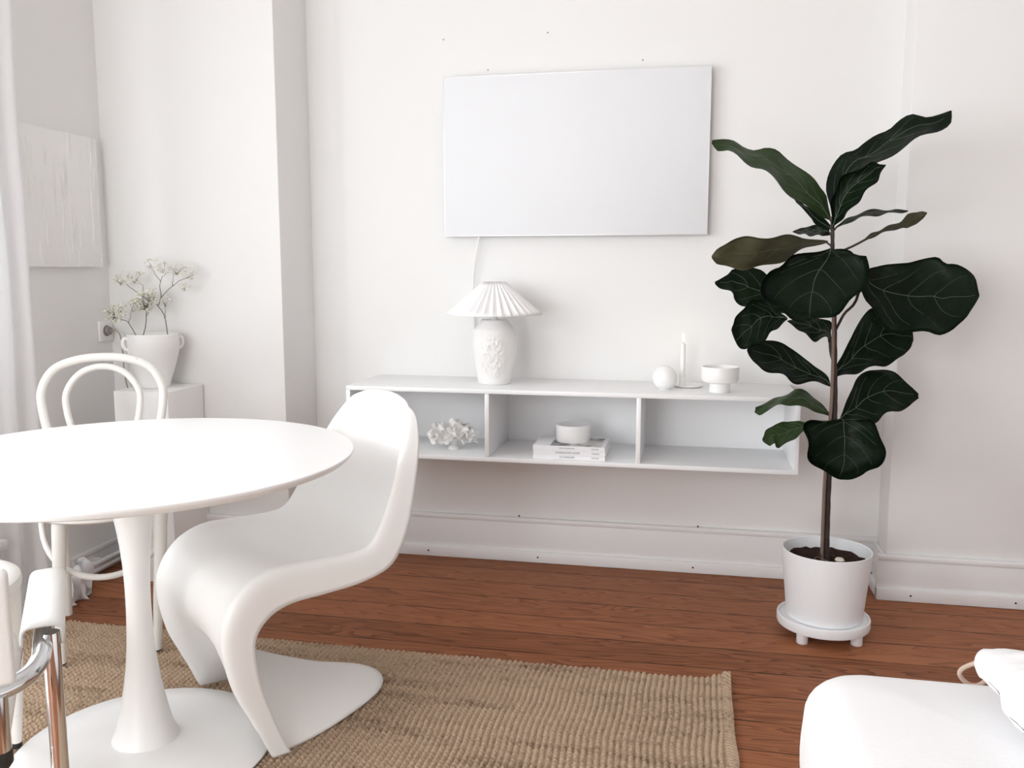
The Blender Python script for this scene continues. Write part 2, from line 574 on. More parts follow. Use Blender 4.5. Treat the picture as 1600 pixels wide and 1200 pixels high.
# ------------------------------------------------------------------ jute rug
RZ = 0.0156
def rug():
    x0, x1, y0, y1 = -1.49, 0.735, -2.9, -0.935
    px, py = 0.0165, 0.0150
    xs = [x0+i*0.00275 for i in range(int((x1-x0)/0.00275)+1)]
    ys = [y1-i*0.0025 for i in range(int(0.90/0.0025)+1)]
    while ys[-1] > y0:
        ys.append(ys[-1]-0.05)
    vs, fs = [], []
    nx = len(xs)
    for j, y in enumerate(ys):
        for x in xs:
            wob = .0035*sin(y*9+x*2.1)+.0022*sin(y*23+1.3*x)+.0016*noise.noise((x*6, y*14, 0))
            u = (x+wob)/px
            c = math.floor(u)
            f = u-c
            cord = max(0.0, sin(PI*f))**0.55
            ph = y/py+(0.5 if c % 2 else 0.0)+.25*sin(c*2.3)
            knot = (.5-.5*cos(2*PI*ph))**0.7
            h = .0018+.0130*cord*(0.12+0.88*knot)+.0018*noise.noise((x*40, y*40, 1))+.0012*noise.noise((x*7, y*22, 5))
            xx, yy = x, y+.004*noise.noise((x*9, 0, 3))*(1 if j < 60 else 0)
            # bound right edge: twisted cord and a curled corner
            d = x1-x
            if d < .03:
                h = .004+.0108*math.sqrt(max(0, 1-((d-.013)/.018)**2))*(.5+.5*abs(sin(PI*(y-d*.7)/.013)))+.0015*noise.noise((x*90, y*90, 2))
                xx = x+.005*noise.noise((3, y*7, 0))
            h = max(.001, min(h, .0153))
            rr = math.hypot(min(0, x-(x1-.005)), y-y1)
            if rr < .11:
                k = (1-rr/.11)**2
                h += .020*k
                yy += .022*k
            if y1-y < .006:
                h *= .55
            vs.append((xx, yy, h))
    for j in range(len(ys)-1):
        for i in range(nx-1):
            a = j*nx+i
            fs.append((a, a+nx, a+nx+1, a+1))
    # skirt down to the floor
    g = G()
    g.add(vs, fs)
    for line in ([vs[i] for i in range(nx)], [vs[j*nx+nx-1] for j in range(len(ys))]):
        b = len(g.v)
        n = len(line)
        g.add([p for p in line]+[(p[0], p[1], .0005) for p in line], [(i, i+1, n+i+1, n+i) for i in range(n-1)])
    me = bpy.data.meshes.new('jute_rug')
    me.from_pydata(g.v, [], g.f)
    me.materials.append(M['rug'])
    me.shade_smooth()
    o = bpy.data.objects.new('jute_rug', me)
    COL.objects.link(o)
    tag(o, 'coarse woven natural jute rug lying on the brown floorboards', 'rug')
rug()

# ------------------------------------------------------------------ wall shelf
SX0, SX1, SY, SZ0, SZ1, T = -.645, .965, -.36, .482, .745, .016
sh = thing('wall_shelf', 'long white floating shelf with three open compartments under the heating panel', 'shelf', ((SX0+SX1)/2, 0, SZ0))
off = (sh.location.x, 0, SZ0)
obj('top_board', G().box(SX0, SY, SZ1-T, SX1, -.001, SZ1, .0015), M['white'], sh, off)
obj('bottom_board', G().box(SX0, SY, SZ0, SX1, -.001, SZ0+T, .0015), M['white'], sh, off)
for x in (SX0, SX1-T):
    obj('side_panel', G().box(x, SY, SZ0+T, x+T, -.001, SZ1-T, .0012), M['white'], sh, off)
for x in (-.119, .421):
    obj('divider', G().box(x, SY+.001, SZ0+T, x+T, -.009, SZ1-T, .0012), M['white'], sh, off)
obj('back_panel', G().box(SX0+T, -.009, SZ0+T, SX1-T, -.001, SZ1-T), M['white'], sh, off)

# ------------------------------------------------------------------ heating panel on the wall
PX0, PX1, PZ0, PZ1 = -.351, .649, 1.297, 1.897
hp = thing('heating_panel', 'flat pale blue-white rectangular heating panel mounted on the back wall', 'heater', ((PX0+PX1)/2, 0, PZ0))
off = (hp.location.x, 0, PZ0)
obj('panel', G().box(PX0+.004, -.046, PZ0+.004, PX1-.004, -.030, PZ1-.004, .0015), M['panel'], hp, off)
g = G()
g.box(PX0, -.0455, PZ0, PX0+.006, -.026, PZ1, .001)
g.box(PX1-.006, -.0455, PZ0, PX1, -.026, PZ1, .001)
g.box(PX0+.006, -.0455, PZ0, PX1-.006, -.026, PZ0+.006, .001)
g.box(PX0+.006, -.0455, PZ1-.006, PX1-.006, -.026, PZ1, .001)
obj('frame', g, M['alu'], hp, off, label='thin silvery edge frame')
for x in (PX0+.2, PX1-.2):
    for z in (PZ0+.12, PZ1-.16):
        obj('bracket', G().box(x, -.030, z, x+.04, 0.0, z+.04), M['alu'], hp, off)
g = G().tube(spl([(-.213, -.030, 1.31), (-.219, -.034, 1.27), (-.232, -.030, 1.21), (-.241, -.024, 1.15), (-.244, -.020, 1.08), (-.243, -.014, .98), (-.24, -.010, .86), (-.236, -.010, .752)], 30), .0035, 8)
obj('power_cord', g, M['cable'], hp, off)

# ------------------------------------------------------------------ table lamp
lp = thing('table_lamp', 'white table lamp with pleated cone shade and textured vase base on the shelf', 'lamp', (-.121, -.186, SZ1))
prof = [(0, 0), (.058, 0), (.062, .004), (.067, .03), (.075, .07), (.0825, .115), (.0845, .15), (.082, .18), (.075, .203), (.064, .219), (.055, .229), (.052, .236), (.048, .240), (0, .240)]
pp = [Vector((r, z, 0)) for r, z in prof]
fine = [(0, 0)]
for i in range(1, len(prof)-1):
    a, b = prof[i], prof[i+1]
    k = 8 if (b[1]-a[1]) > .02 else 2
    for q in range(k):
        fine.append((a[0]+(b[0]-a[0])*q/k, a[1]+(b[1]-a[1])*q/k))
fine.append((0, .240))
def rel(r, z, a):
    if r < .04 or z < .012 or z > .205:
        return r
    dd = (a-(-PI/2+.12))
    dd = math.atan2(sin(dd), cos(dd))
    w = max(0, 1-(dd/.75)**2-((z-.105)/.085)**2)
    w2 = max(0, 1-(math.atan2(sin(dd+2.4), cos(dd+2.4))/.7)**2-((z-.1)/.08)**2)
    ww = min(1, 2.2*max(w, w2))
    n = noise.noise((a*9+z*30, z*70-a*4, 2))+.6*noise.noise((a*20, z*120, 5))
    return r+ww*(.0095*abs(n)+.001)+.0012*noise.noise((a*3, z*18, 9))
obj('lamp_base', G().lathe(fine, 140, rad=rel), M['relief'], lp, angle=60)
n = 68
rows = []
for k in range(9):
    u = k/8
    r0 = .172+(.040-.172)*u
    z = .258+(.380-.258)*u
    row = []
    for j in range(n+1):
        a = 2*PI*j/n
        r = r0+(.0062*(1-u)+.0030)*(1 if j % 2 else -1)
        row.append((r*cos(a), r*sin(a), z+(.002 if j % 2 else 0)*(1-u)))
    rows.append(row)
s = obj('lamp_shade', G().grid(rows), M['shade'], lp, angle=15)
md = s.modifiers.new('solid', 'SOLIDIFY')
md.thickness = .0012
obj('lamp_neck', G().tube([(0, 0, .238), (0, 0, .30)], .014, 16).tube([(-.0405, 0, .376), (.0405, 0, .376)], .002, 8).tube([(0, -.0405, .376), (0, .0405, .376)], .002, 8).tube([(0, 0, .30), (0, 0, .376)], .003, 8), M['cable'], lp)

# ------------------------------------------------------------------ small things on top of the shelf
def ball(r, z0, r1, n0=-1.25):
    return [(r*cos(a), z0+r*sin(a)) for a in [n0+(r1-n0)*i/16 for i in range(17)]]
b = thing('bud_vase', 'small round white ceramic ball vase on the shelf beside the candle', 'vase', (.512, -.226, SZ1))
R = .0435
pr = [(0, 0), (.020, 0)]+[(R*cos(a), .041+R*sin(a)) for a in [-1.08+(1.26+1.08)*i/20 for i in range(21)]]+[(.0125, .080), (.0118, .070), (.020, .055), (.026, .035), (.015, .012), (0, .010)]
o = obj('vase_body', G().lathe(pr, 40), M['glaze'], b)
o = obj('vase_mouth', G().tube([(.0135*cos(2*PI*i/24), .0135*sin(2*PI*i/24), .0825) for i in range(24)], .0018, 8, closed=True), M['ceramic'], b)

ch = thing('candle_holder', 'flat white saucer candle holder with an upright socket', 'candle holder', (.573, -.150, SZ1))
obj('saucer', G().lathe([(0, 0), (.046, 0), (.054, .004), (.056, .009), (.053, .010), (.045, .006), (0, .006)], 48, c=(.020, .012, 0)), M['glaze'], ch)
obj('socket_tube', G().lathe([(.0135, .005), (.0115, .012), (.011, .046), (.0098, .046), (.0095, .036), (0, .036)], 24), M['ceramic'], ch)
cd = thing('candle', 'slim white taper candle standing in the saucer holder', 'candle', (.573, -.150, SZ1+.036))
obj('wax_stick', G().lathe([(0, 0), (.0092, 0), (.0088, .118), (.0075, .122), (.003, .121), (0, .120)], 20), M['wax'], cd)
obj('wick', G().tube([(0, 0, .118), (.0004, 0, .126), (-.0012, 0, .134)], .0011, 6), M['nail'], cd)
obj('flame', G().lathe([(0, .128), (.0028, .133), (.0036, .139), (.0026, .149), (.001, .158), (0, .164)], 16), M['flame'], cd)

fb = thing('footed_bowl', 'white footed ceramic bowl on the right end of the shelf', 'bowl', (.703, -.258, SZ1))
obj('bowl_foot', G().lathe([(0, 0), (.035, 0), (.0365, .003), (.0355, .03), (.0375, .034), (0, .034)], 40), M['glaze'], fb)
obj('bowl_cup', G().lathe([(0, .034), (.050, .034), (.0595, .037), (.0635, .044), (.0645, .052), (.0645, .088), (.0635, .0895), (.0605, .089), (.060, .055), (.054, .046), (0, .044)], 56), M['glaze'], fb)

# ------------------------------------------------------------------ coral ornament in the left compartment
g = G()
random.seed(11)
cups = [(-.075, .0, .062, .026), (-.062, -.03, .048, .024), (-.045, -.02, .075, .025), (-.04, .03, .07, .026), (-.025, -.035, .05, .025), (-.005, -.01, .085, .030), (.0, -.045, .062, .022),
        (.005, .035, .078, .027), (.03, -.03, .075, .026), (.028, .02, .085, .026), (.05, -.03, .05, .022), (.055, .01, .07, .025), (.075, -.01, .052, .024), (-.02, .0, .06, .03), (.03, .0, .055, .03), (.07, -.035, .062, .017), (-.08, -.03, .062, .017), (-.055, .02, .05, .026), (.055, .035, .055, .024)]
for (x, y, z, r) in cups:
    d = Vector((x*1.3, y*1.6-.02, (z-.05)*1.6+.012+random.uniform(-.01, .01))).normalized()
    e1 = d.orthogonal().normalized()
    e2 = d.cross(e1)
    ph = random.uniform(0, 6)
    lob = random.choice((3, 4, 5))
    rows = []
    prof = [(.05, -.9), (.5, -.75), (.82, -.35), (1.0, .1), (1.08, .32), (1.0, .40), (.86, .22), (.6, -.25), (.25, -.45), (.02, -.5)]
    for (pr_, pz) in prof:
        row = []
        for j in range(29):
            a = 2*PI*j/28
            w = 1+.22*sin(lob*a+ph)*max(0, pz+.8)
            p = Vector((x, y, z))+(e1*cos(a)+e2*sin(a))*(r*pr_*w)+d*(r*(pz+.28*cos(lob*a+ph)*max(0, pz+.5)))
            row.append(p)
        rows.append(row)
    g.grid(rows)
cr = thing('coral_ornament', 'white ceramic coral-like ornament in the left shelf compartment', 'ornament', (-.268, -.232, SZ0+T))
o = obj('ruffled_cluster', g, M['glaze'], cr, (0, 0, 0), angle=50)
obj('foot', G().lathe([(0, 0), (.024, 0), (.022, .006), (.012, .016), (.014, .03), (.03, .045), (0, .05)], 28), M['glaze'], cr)

# ------------------------------------------------------------------ three books and a round tin
def text_mesh(name, body, size, parent, loc, m, extr=.0002):
    cu = bpy.data.curves.new(name, 'FONT')
    cu.body = body
    cu.size = size
    cu.align_x = 'CENTER'
    cu.align_y = 'CENTER'
    cu.extrude = extr
    t = bpy.data.objects.new(name, cu)
    COL.objects.link(t)
    bpy.context.view_layer.update()
    me = bpy.data.meshes.new_from_object(t)
    bpy.data.objects.remove(t)
    me.materials.clear()
    me.materials.append(m)
    o = bpy.data.objects.new(name, me)
    COL.objects.link(o)
    o.parent = parent
    o.location = loc
    o.rotation_euler = (PI/2, 0, 0)
    return o
BT = .0158
books = [('lowest white book of the stack, lying flat on the shelf board', 'LE CORBUSIER', .056, .0085, 0.0),
         ('middle white book of the stack with the longest spine title', 'CHARLES & RAY EAMES', .092, .0085, .001),
         ('top book of the stack with a dark photograph on its white cover', 'MIES VAN DER ROHE', .066, .006, -.001)]
for i, (lab, ti, tw, ts, dx) in enumerate(books):
    z = SZ0+T+i*(BT+.0003)
    bk = thing('book', lab, 'book', (.184+dx, -.243, z), 0, 'books stacked in the middle compartment')
    w, d = .129, .098
    g = G()
    g.box(-w, -d, 0, w, d, .0014, .0004)
    g.box(-w, -d, BT-.0014, w, d, BT, .0004)
    g.box(-w, -d, .0012, w, -d+.0016, BT-.0012)
    c = obj('cover', g, M['paper'], bk)
    obj('page_block', G().box(-w+.003, -d+.0017, .0015, w-.003, d-.003, BT-.0015), M['pages'], bk, label='pale grey paper edges')
    text_mesh('spine_title', ti, ts, bk, (-.006, -d-.0002, BT/2), M['ink'])
    text_mesh('publisher_name', 'TASCHEN', .0062, bk, (.094, -d-.0002, BT/2), M['ink'])
    if i == 2:
        obj('cover_photograph', G().box(-.068, -d+.006, BT-.0002, w-.014, d-.03, BT+.0003), M['picture'], bk, label='black and white photograph printed on the cover')
zt = SZ0+T+3*(BT+.0003)+.0004
tn = thing('round_tin', 'round white lidded tin on top of the book stack', 'tin', (.186, -.236, zt))
obj('tin_body', G().lathe([(0, 0), (.0605, 0), (.062, .002), (.062, .047), (.060, .048), (0, .048)], 64), M['glaze'], tn)
obj('lid', G().lathe([(.0632, .046), (.0634, .047), (.0634, .0605), (.062, .062), (.050, .0622), (.048, .061), (0, .061)], 64), M['white'], tn)

# ------------------------------------------------------------------ tulip table
TX, TY = -.688, -1.572
tb = thing('round_table', 'round white pedestal table with trumpet foot on the jute rug', 'table', (TX, TY, RZ))
obj('tabletop', G().lathe([(0, .698), (.46, .698), (.490, .700), (.506, .706), (.5135, .714), (.5155, .719), (.5155, .7215), (.514, .7231), (0, .7231)], 180, c=(-.001, .005, -.0036)), M['table'], tb, angle=25)
ped = [(.0, .016), (.078, .016), (.0765, .022), (.0665, .045), (.0565, .085), (.0475, .13), (.0375, .195), (.0312, .265), (.0285, .35), (.0295, .43), (.0345, .50), (.0425, .56), (.0535, .615), (.068, .66), (.088, .6943), (0, .6943)]
f2 = [ped[0]]+[(p.x, p.y) for p in spl([(r, z, 0) for r, z in ped[1:-1]], 48)]+[ped[-1]]
obj('pedestal', G().lathe(f2, 64, c=(.002, -.008, 0)), M['table'], tb)
obj('base_disc', G().lathe([(0, 0), (.298, 0), (.3, .001), (.3, .004), (.296, .007), (.24, .011), (.10, .017), (0, .019)], 120, c=(.014, -.030, 0)), M['table'], tb)

# ------------------------------------------------------------------ cantilever plastic chair
ST = [
 [(-.279, 0, .818), (-.277, .06, .815), (-.273, .112, .804), (-.266, .148, .788), (-.268, .160, .780)],
 [(-.286, 0, .785), (-.283, .07, .783), (-.271, .13, .775), (-.247, .170, .760), (-.266, .183, .752)],
 [(-.278, 0, .71), (-.274, .08, .71), (-.255, .15, .706), (-.212, .197, .70), (-.250, .213, .69)],
 [(-.255, 0, .60), (-.250, .09, .60), (-.220, .17, .603), (-.165, .222, .605), (-.218, .237, .585)],
 [(-.220, 0, .505), (-.215, .1, .507), (-.185, .182, .517), (-.125, .236, .525), (-.185, .250, .485)],
 [(-.165, 0, .440), (-.160, .1, .443), (-.135, .188, .458), (-.085, .243, .470), (-.135, .254, .412)],
 [(-.07, 0, .418), (-.07, .1, .422), (-.055, .19, .440), (-.035, .244, .456), (-.05, .254, .386)],
 [(.06, 0, .425), (.06, .1, .428), (.06, .19, .442), (.06, .243, .457), (.05, .253, .380)],
 [(.175, 0, .440), (.175, .1, .442), (.172, .19, .449), (.165, .240, .456), (.138, .250, .376)],
 [(.252, 0, .412), (.252, .1, .412), (.249, .19, .414), (.243, .238, .417), (.195, .248, .352)],
 [(.288, 0, .335), (.288, .1, .335), (.288, .19, .334), (.288, .236, .333), (.226, .246, .30)],
 [(.240, 0, .245), (.247, .1, .236), (.265, .185, .21), (.274, .234, .21), (.215, .243, .20)],
 [(.115, 0, .160), (.14, .095, .148), (.205, .178, .125), (.237, .232, .115), (.188, .242, .11)],
 [(-.075, 0, .066), (-.03, .10, .060), (.098, .188, .050), (.202, .232, .045), (.162, .241, .04)],
 [(-.235, 0, .004), (-.175, .11, .004), (.02, .20, .004), (.180, .232, .004), (.145, .240, .004)],
]
cols = []
for st in ST:
    full = [(x, -y, z) for x, y, z in st[:0:-1]]+st
    cols.append(spl(full, 57))
rows = list(zip(*[spl([c[j] for c in cols], 90) for j in range(57)]))
rows = [list(r) for r in rows]
o = obj('cantilever_chair', G().grid(rows), M['plastic'], angle=180)
recalc(o)
md = o.modifiers.new('solid', 'SOLIDIFY')
md.thickness = .007
md.offset = 0
md.use_even_offset = True
o.location = (-.413, -1.288, RZ)
o.rotation_euler = (0, 0, math.atan2(-.777, -.628))
tag(o, 'glossy white one-piece S-shaped plastic chair pushed under the round table', 'chair')

# ------------------------------------------------------------------ bentwood chairs
def bentwood(loc, rz, label, cap, sp=1.0):
    c = thing('bentwood_chair', label, 'chair', loc, rz, 'white bentwood chairs at the round table')
    hoop = [(-.285, -.150, .004), (-.235, -.140, .25), (-.195, -.142, .45), (-.220, -.156, .58), (-.248, -.178, .695), (-.262, -.180, .768), (-.270, -.143, .832), (-.274, -.075, .861), (-.275, 0, .868)]
    path = hoop+[(x, -y, z) for x, y, z in hoop[-2::-1]]
    obj('back_hoop', G().tube(spl(path, 90), .0138, 14), M['beech'], c)
    inn = [(-.186, -.082, .455), (-.216, -.088, .60), (-.24, -.108, .695), (-.252, -.107, .76), (-.261, -.065, .818), (-.263, 0, .838)]
    path = inn+[(x, -y, z) for x, y, z in inn[-2::-1]]
    obj('inner_hoop', G().tube(spl(path, 60), .0108, 12), M['beech'], c)
    obj('seat_ring', G().lathe([(.165, .432), (.190, .430), (.201, .437), (.203, .448), (.200, .460), (.186, .466), (.168, .462)], 72), M['beech'], c)
    obj('seat_panel', G().lathe([(0, .444), (.172, .446), (.172, .458), (.14, .455), (0, .452)], 64), M['beech'], c)
    for s in (-1, 1):
        fz = cap-.001
        l = [(.128, s*.135+.022, .435), (.130*sp, s*.136*sp+.016, .30), (.130*sp, s*.134*sp+.006, .15), (.126*sp, s*.130*sp, fz)]
        lg = obj('leg', G().tube(spl(l, 16), [.0205-.0095*(i/15)**1.4 for i in range(16)], 16), M['beech'], c)
        obj('foot_cap', G().lathe([(0, 0), (.0100, 0), (.0114, .0015), (.0114, cap), (0, cap)], 16, c=(.126*sp, s*.130*sp, 0)), M['black'], lg, label='dark foot cap')
    u = []
    for i in range(25):
        t = PI*i/24
        u.append((.0+.115*sin(t)**.8, -.172*cos(t), .432-.185*sin(t)**.75))
    obj('leg_brace', G().tube(u, .0095, 10), M['beech'], c)
    return c
bentwood((-1.150, -1.066, RZ), math.atan2(-.836, .55), 'white painted bentwood chair with looped back between the table and the corner plinth', .005)
bentwood((-1.056, -1.826, RZ), math.radians(20), 'white bentwood chair at the left picture edge, mostly hidden behind the chrome armchair', .014, 1.0)

# ------------------------------------------------------------------ chrome armchair, lower left
AF = Vector((-.61, .79, 0)).normalized()
AL = Vector((-AF.y, AF.x, 0))
A0 = Vector((-.342, -2.294, 0))           # near end of the right arm pad
def ap(f, l, z):
    p = A0+AF*f+AL*l
    return (p.x, p.y, z)
ac = thing('chrome_armchair', 'tubular chrome armchair with white leather pads at the lower left corner', 'chair', ap(.25, .26, 0))
off = ac.location
WID = .53
for s in (0, 1):
    l0 = 0 if s == 0 else WID
    sg = 1 if s == 0 else -1
    # arm pad: a folded leather sleeve over the tube
    rows = []
    for i in range(17):
        f = -.004+.292*i/16
        row = []
        for (dl, dz) in ((.028, -.016), (.027, .006), (.021, .0175), (.008, .020), (-.012, .020), (-.024, .015), (-.027, .004), (-.0265, -.022)):
            e = 1-.25*max(0, (abs(i-8)-7))
            row.append(ap(f, l0+sg*dl, .625+dz*e-.004*(i/16)))
        rows.append([tuple(q) for q in spl(row, 22)])
    o = obj('armrest', G().grid(rows, flip=(s == 1)), M['leather'], ac, off, angle=60)
    md = o.modifiers.new('solid', 'SOLIDIFY')
    md.thickness = .004
    md.offset = 0
# one bent tube: right arm, round the back, left arm
half = [(.285, 0, .612), (.20, 0, .613), (.10, 0, .615), (0, 0, .613), (-.045, .002, .606), (-.085, .018, .600), (-.115, .055, .598), (-.125, .11, .598)]
path = [ap(*p) for p in half]+[ap(f, WID-l, z) for f, l, z in half[::-1]]
obj('back_tube', G().tube(spl(path, 110), .0135, 18), M['chrome'], ac, off)
for l in (-.012, WID+.012):
    g = G()
    P = [ap(.0, l, RZ+.0005), ap(.0, l, .30), ap(.0, l, .628)]
    g.tube(P, .0125, 16)
    obj('leg', g, M['chrome'], ac, off)
g = G()
for l in (.075, WID-.075):
    g.tube([ap(-.02, l, .40), ap(.53, l, .402)], .010, 12)
g.tube([ap(.285, .075, .40), ap(.285, WID-.075, .40)], .010, 12)
g.tube([ap(.0, -.012, .40), ap(.0, WID+.012, .40)], .010, 12)
obj('seat_frame', g, M['chrome'], ac, off)
for l in (.052, WID-.052):
    st_ = obj('back_post', G().tube([ap(-.118, l, .595), ap(-.118, l, .515)], .0135, 16), M['chrome'], ac, off)
    q = ap(-.118, l, .5)
    obj('end_cap', G().lathe([(0, -.012), (.009, -.010), (.0145, -.002), (.0145, .016), (0, .016)], 16, c=q), M['black'], st_, off)
# seat cushion with rounded front corners
rows = []
for zz, ins in ((.410, .012), (.416, .003), (.432, 0), (.450, .003), (.459, .012), (.462, .03), (.463, .10)):
    row = []
    for i in range(48):
        a = 2*PI*i/48
        ca, sa = cos(a), sin(a)
        n = 5
        r = (abs(ca)**n+abs(sa)**n)**(-1/n)
        row.append(ap(.285+(.285-ins)*r*ca, WID/2+(.205-ins)*r*sa, zz))
    row.append(row[0])
    rows.append(row)
g = G().grid(rows)
g.add(rows[-1][:-1], [tuple(range(48))])
g.add(rows[0][:-1], [tuple(range(47, -1, -1))])
o = obj('seat', g, M['leather'], ac, off, angle=60)
recalc(o)
g = G()
rows = []
for i in range(13):
    z = .605+.165*i/12
    row = []
    for j in range(21):
        u = j/20
        row.append(ap(-.107-.02*sin(PI*u)-.012*(i/12), .028+(WID-.056)*u, z))
    rows.append(row)
g.grid(rows)
o = obj('backrest', g, M['leather'], ac, off, angle=60)
md = o.modifiers.new('solid', 'SOLIDIFY')
md.thickness = .022
md.offset = 0
md = o.modifiers.new('soft', 'BEVEL')
md.width = .008
md.segments = 3
md.limit_method = 'ANGLE'

# ------------------------------------------------------------------ plinth, vase and dried sprigs in the corner
PLZ = .725
pl = single('plinth', G().box(-.111, -.120, 0, .111, .120, PLZ, .003), M['ceramic'], 'plain white square plinth in the corner under the two-handled vase', 'plinth', (-1.379, -.409, 0))
va = thing('handled_vase', 'matte white vase with two small ear handles on the corner plinth', 'vase', (-1.398, -.405, PLZ), math.radians(46))
pr = [(0, 0), (.050, 0), (.0535, .004), (.058, .025), (.070, .06), (.082, .10), (.0905, .135), (.0945, .165), (.0935, .185), (.0915, .196), (.0925, .203), (.0905, .205), (.0875, .203), (.0865, .19), (.088, .16), (.08, .11), (.06, .06), (0, .05)]
obj('vase_body', G().lathe(pr, 72), M['ceramic'], va, angle=60)
for s in (-1, 1):
    P = [(s*.088, 0, .186), (s*.100, 0, .190), (s*.107, 0, .180), (s*.1065, 0, .162), (s*.100, 0, .150), (s*.089, 0, .146)]
    obj('handle', G().tube(spl(P, 20), .0068, 10), M['ceramic'], va)

VY = -.405
random.seed(5)
def sprig(label, stems, clusters, dy=0.0):
    stems = [([(p[0], VY+dy, p[2]) for p in q], r) for q, r in stems]
    YC = VY+dy
    root = thing('dried_flower_sprig', label, 'flower', (stems[0][0][0][0], VY, PLZ+.06), 0, 'dried sprigs in the handled vase')
    off = root.location
    g = G()
    for pts, r in stems:
        P = spl(pts, 14)
        P = [p+Vector((0, .0025*sin(i*1.1), .0015*sin(i*2.0))) for i, p in enumerate(P)]
        g.tube(P, [r*(1-.45*i/13) for i in range(14)], 6)
        g.tube([P[-1]-Vector((0, 0, .002)), P[-1]+Vector((0, 0, .002))], r*1.2, 6)
    fl = G()
    for (x, z, rx, rz, n) in clusters:
        for k in range(n):
            a = random.uniform(0, 2*PI)
            q = math.sqrt(random.random())
            px, pz = x+rx*q*cos(a), z+rz*q*sin(a)
            py = YC+random.uniform(-1, 1)*.009
            # thin twig back towards the cluster's foot
            if k % 4 == 0:
                g.tube([(x, YC, z-rz*.8), ((x+px)/2, (YC+py)/2, (z-rz*.5+pz)/2), (px, py, pz)], .00042, 4)
            s = random.uniform(.0030, .0062)
            b = G()
            rot = Matrix.Rotation(random.uniform(0, 6), 3, 'Z') @ Matrix.Rotation(random.uniform(-.9, .9), 3, 'X')
            vs = [Vector((0, 0, -s*.6))]
            for j in range(5):
                t = 2*PI*j/5
                vs.append(Vector((s*cos(t), s*sin(t), s*.35)))
            vs.append(Vector((0, 0, s*.15)))
            vs = [rot @ v+Vector((px, py, pz)) for v in vs]
            fs = []
            for j in range(5):
                fs.append((0, 1+(j+1) % 5, 1+j))
                fs.append((6, 1+j, 1+(j+1) % 5))
            fl.add(vs, fs)
    obj('stem', g, M['sprig'], root, off)
    o = obj('blossoms', fl, M['bloom'], root, off)
    o['kind'] = 'stuff'
B0 = (-1.440, VY, .80)
sprig('short dried flower sprig leaning left out of the vase towards the wall socket', [([B0, (-1.440, VY, .908), (-1.475, VY, .970), (-1.510, VY, .987), (-1.535, VY, 1.0)], .0019), ([(-1.475, VY, .97), (-1.466, VY, .99), (-1.459, VY, 1.02)], .0012)],
      [(-1.532, 1.005, .046, .034, 190), (-1.505, 1.028, .03, .022, 30), (-1.452, 1.035, .035, .028, 40)], -.034)
sprig('straight dried flower sprig with the densest blossom cluster in mid vase', [([(-1.437, VY, .80), (-1.437, VY, .908), (-1.428, VY, .955), (-1.419, VY, 1.005), (-1.415, VY, 1.04)], .0022), ([(-1.421, VY, .995), (-1.40, VY, 1.03), (-1.39, VY, 1.06)], .0012)],
      [(-1.425, 1.052, .058, .042, 260), (-1.395, 1.075, .04, .03, 60)])
sprig('tall branching dried flower sprig spreading above the right side of the vase',
      [([(-1.362, VY, .80), (-1.358, VY, .909), (-1.364, VY, .988), (-1.386, VY, 1.024), (-1.435, VY, 1.058), (-1.505, VY, 1.101), (-1.536, VY, 1.129)], .0019),
       ([(-1.451, VY, 1.067), (-1.453, VY, 1.108), (-1.479, VY, 1.13)], .0011), ([(-1.364, VY, .988), (-1.361, VY, 1.034)], .0011),
       ([(-1.405, VY, 1.036), (-1.388, VY, 1.04), (-1.372, VY, 1.07), (-1.33, VY, 1.106), (-1.289, VY, 1.13), (-1.244, VY, 1.146)], .0017),
       ([(-1.378, VY, 1.063), (-1.377, VY, 1.125), (-1.354, VY, 1.154)], .0014), ([(-1.377, VY, 1.125), (-1.402, VY, 1.161), (-1.416, VY, 1.187)], .0011), ([(-1.328, VY, 1.109), (-1.32, VY, 1.149)], .0011)],
      [(-1.545, 1.135, .034, .028, 48), (-1.487, 1.137, .034, .024, 36), (-1.46, 1.16, .018, .016, 16), (-1.362, 1.052, .02, .028, 22), (-1.408, 1.192, .028, .022, 26), (-1.36, 1.178, .034, .022, 40), (-1.308, 1.172, .048, .026, 55), (-1.25, 1.156, .034, .026, 44), (-1.278, 1.105, .026, .018, 28)], .034)

# ------------------------------------------------------------------ wall socket and plugged-in cord on the left wall
ws = thing('wall_socket', 'square off-white wall socket on the left wall beside the corner', 'socket', (XL, -.328, .932))
obj('socket_frame', G().box(0, -.0405, -.0405, .010, .0405, .0405, .003), M['socket'], ws)
def disc_x(r, x0, x1, n=28):
    g = G()
    vs = [(x0, r*cos(2*PI*k/n), r*sin(2*PI*k/n)) for k in range(n)]+[(x1, r*cos(2*PI*k/n), r*sin(2*PI*k/n)) for k in range(n)]
    fs = [(k, (k+1) % n, n+(k+1) % n, n+k) for k in range(n)]+[tuple(range(n-1, -1, -1)), tuple(range(n, 2*n))]
    return g.add(vs, fs)
obj('socket_recess', disc_x(.0215, .009, .0112), M['socketgrey'], ws, label='grey round recess')
pc = thing('plug_cord', 'thin beige cord plugged into the wall socket, hanging behind the plinth', 'cord', (XL+.0115, -.328, .932))
obj('plug', disc_x(.0165, 0, .013), M['socketgrey'], pc)
o0 = Vector((XL+.0115, -.328, .932))
cp = [Vector((0.013, 0, 0)), Vector((.036, .002, .001)), Vector((.055, .003, -.02)), Vector((.06, .004, -.08)), Vector((.062, .006, -.16)), Vector((.068, .01, -.22)), Vector((.082, .018, -.27)), Vector((.10, .02, -.4)), Vector((.11, .02, -.7)), Vector((.12, .01, -.918))]
obj('cord', G().tube(spl(cp, 50), .0028, 8), mat('beige_cord', (.38, .31, .25), .6, bump=(90, .05, .001)), pc)

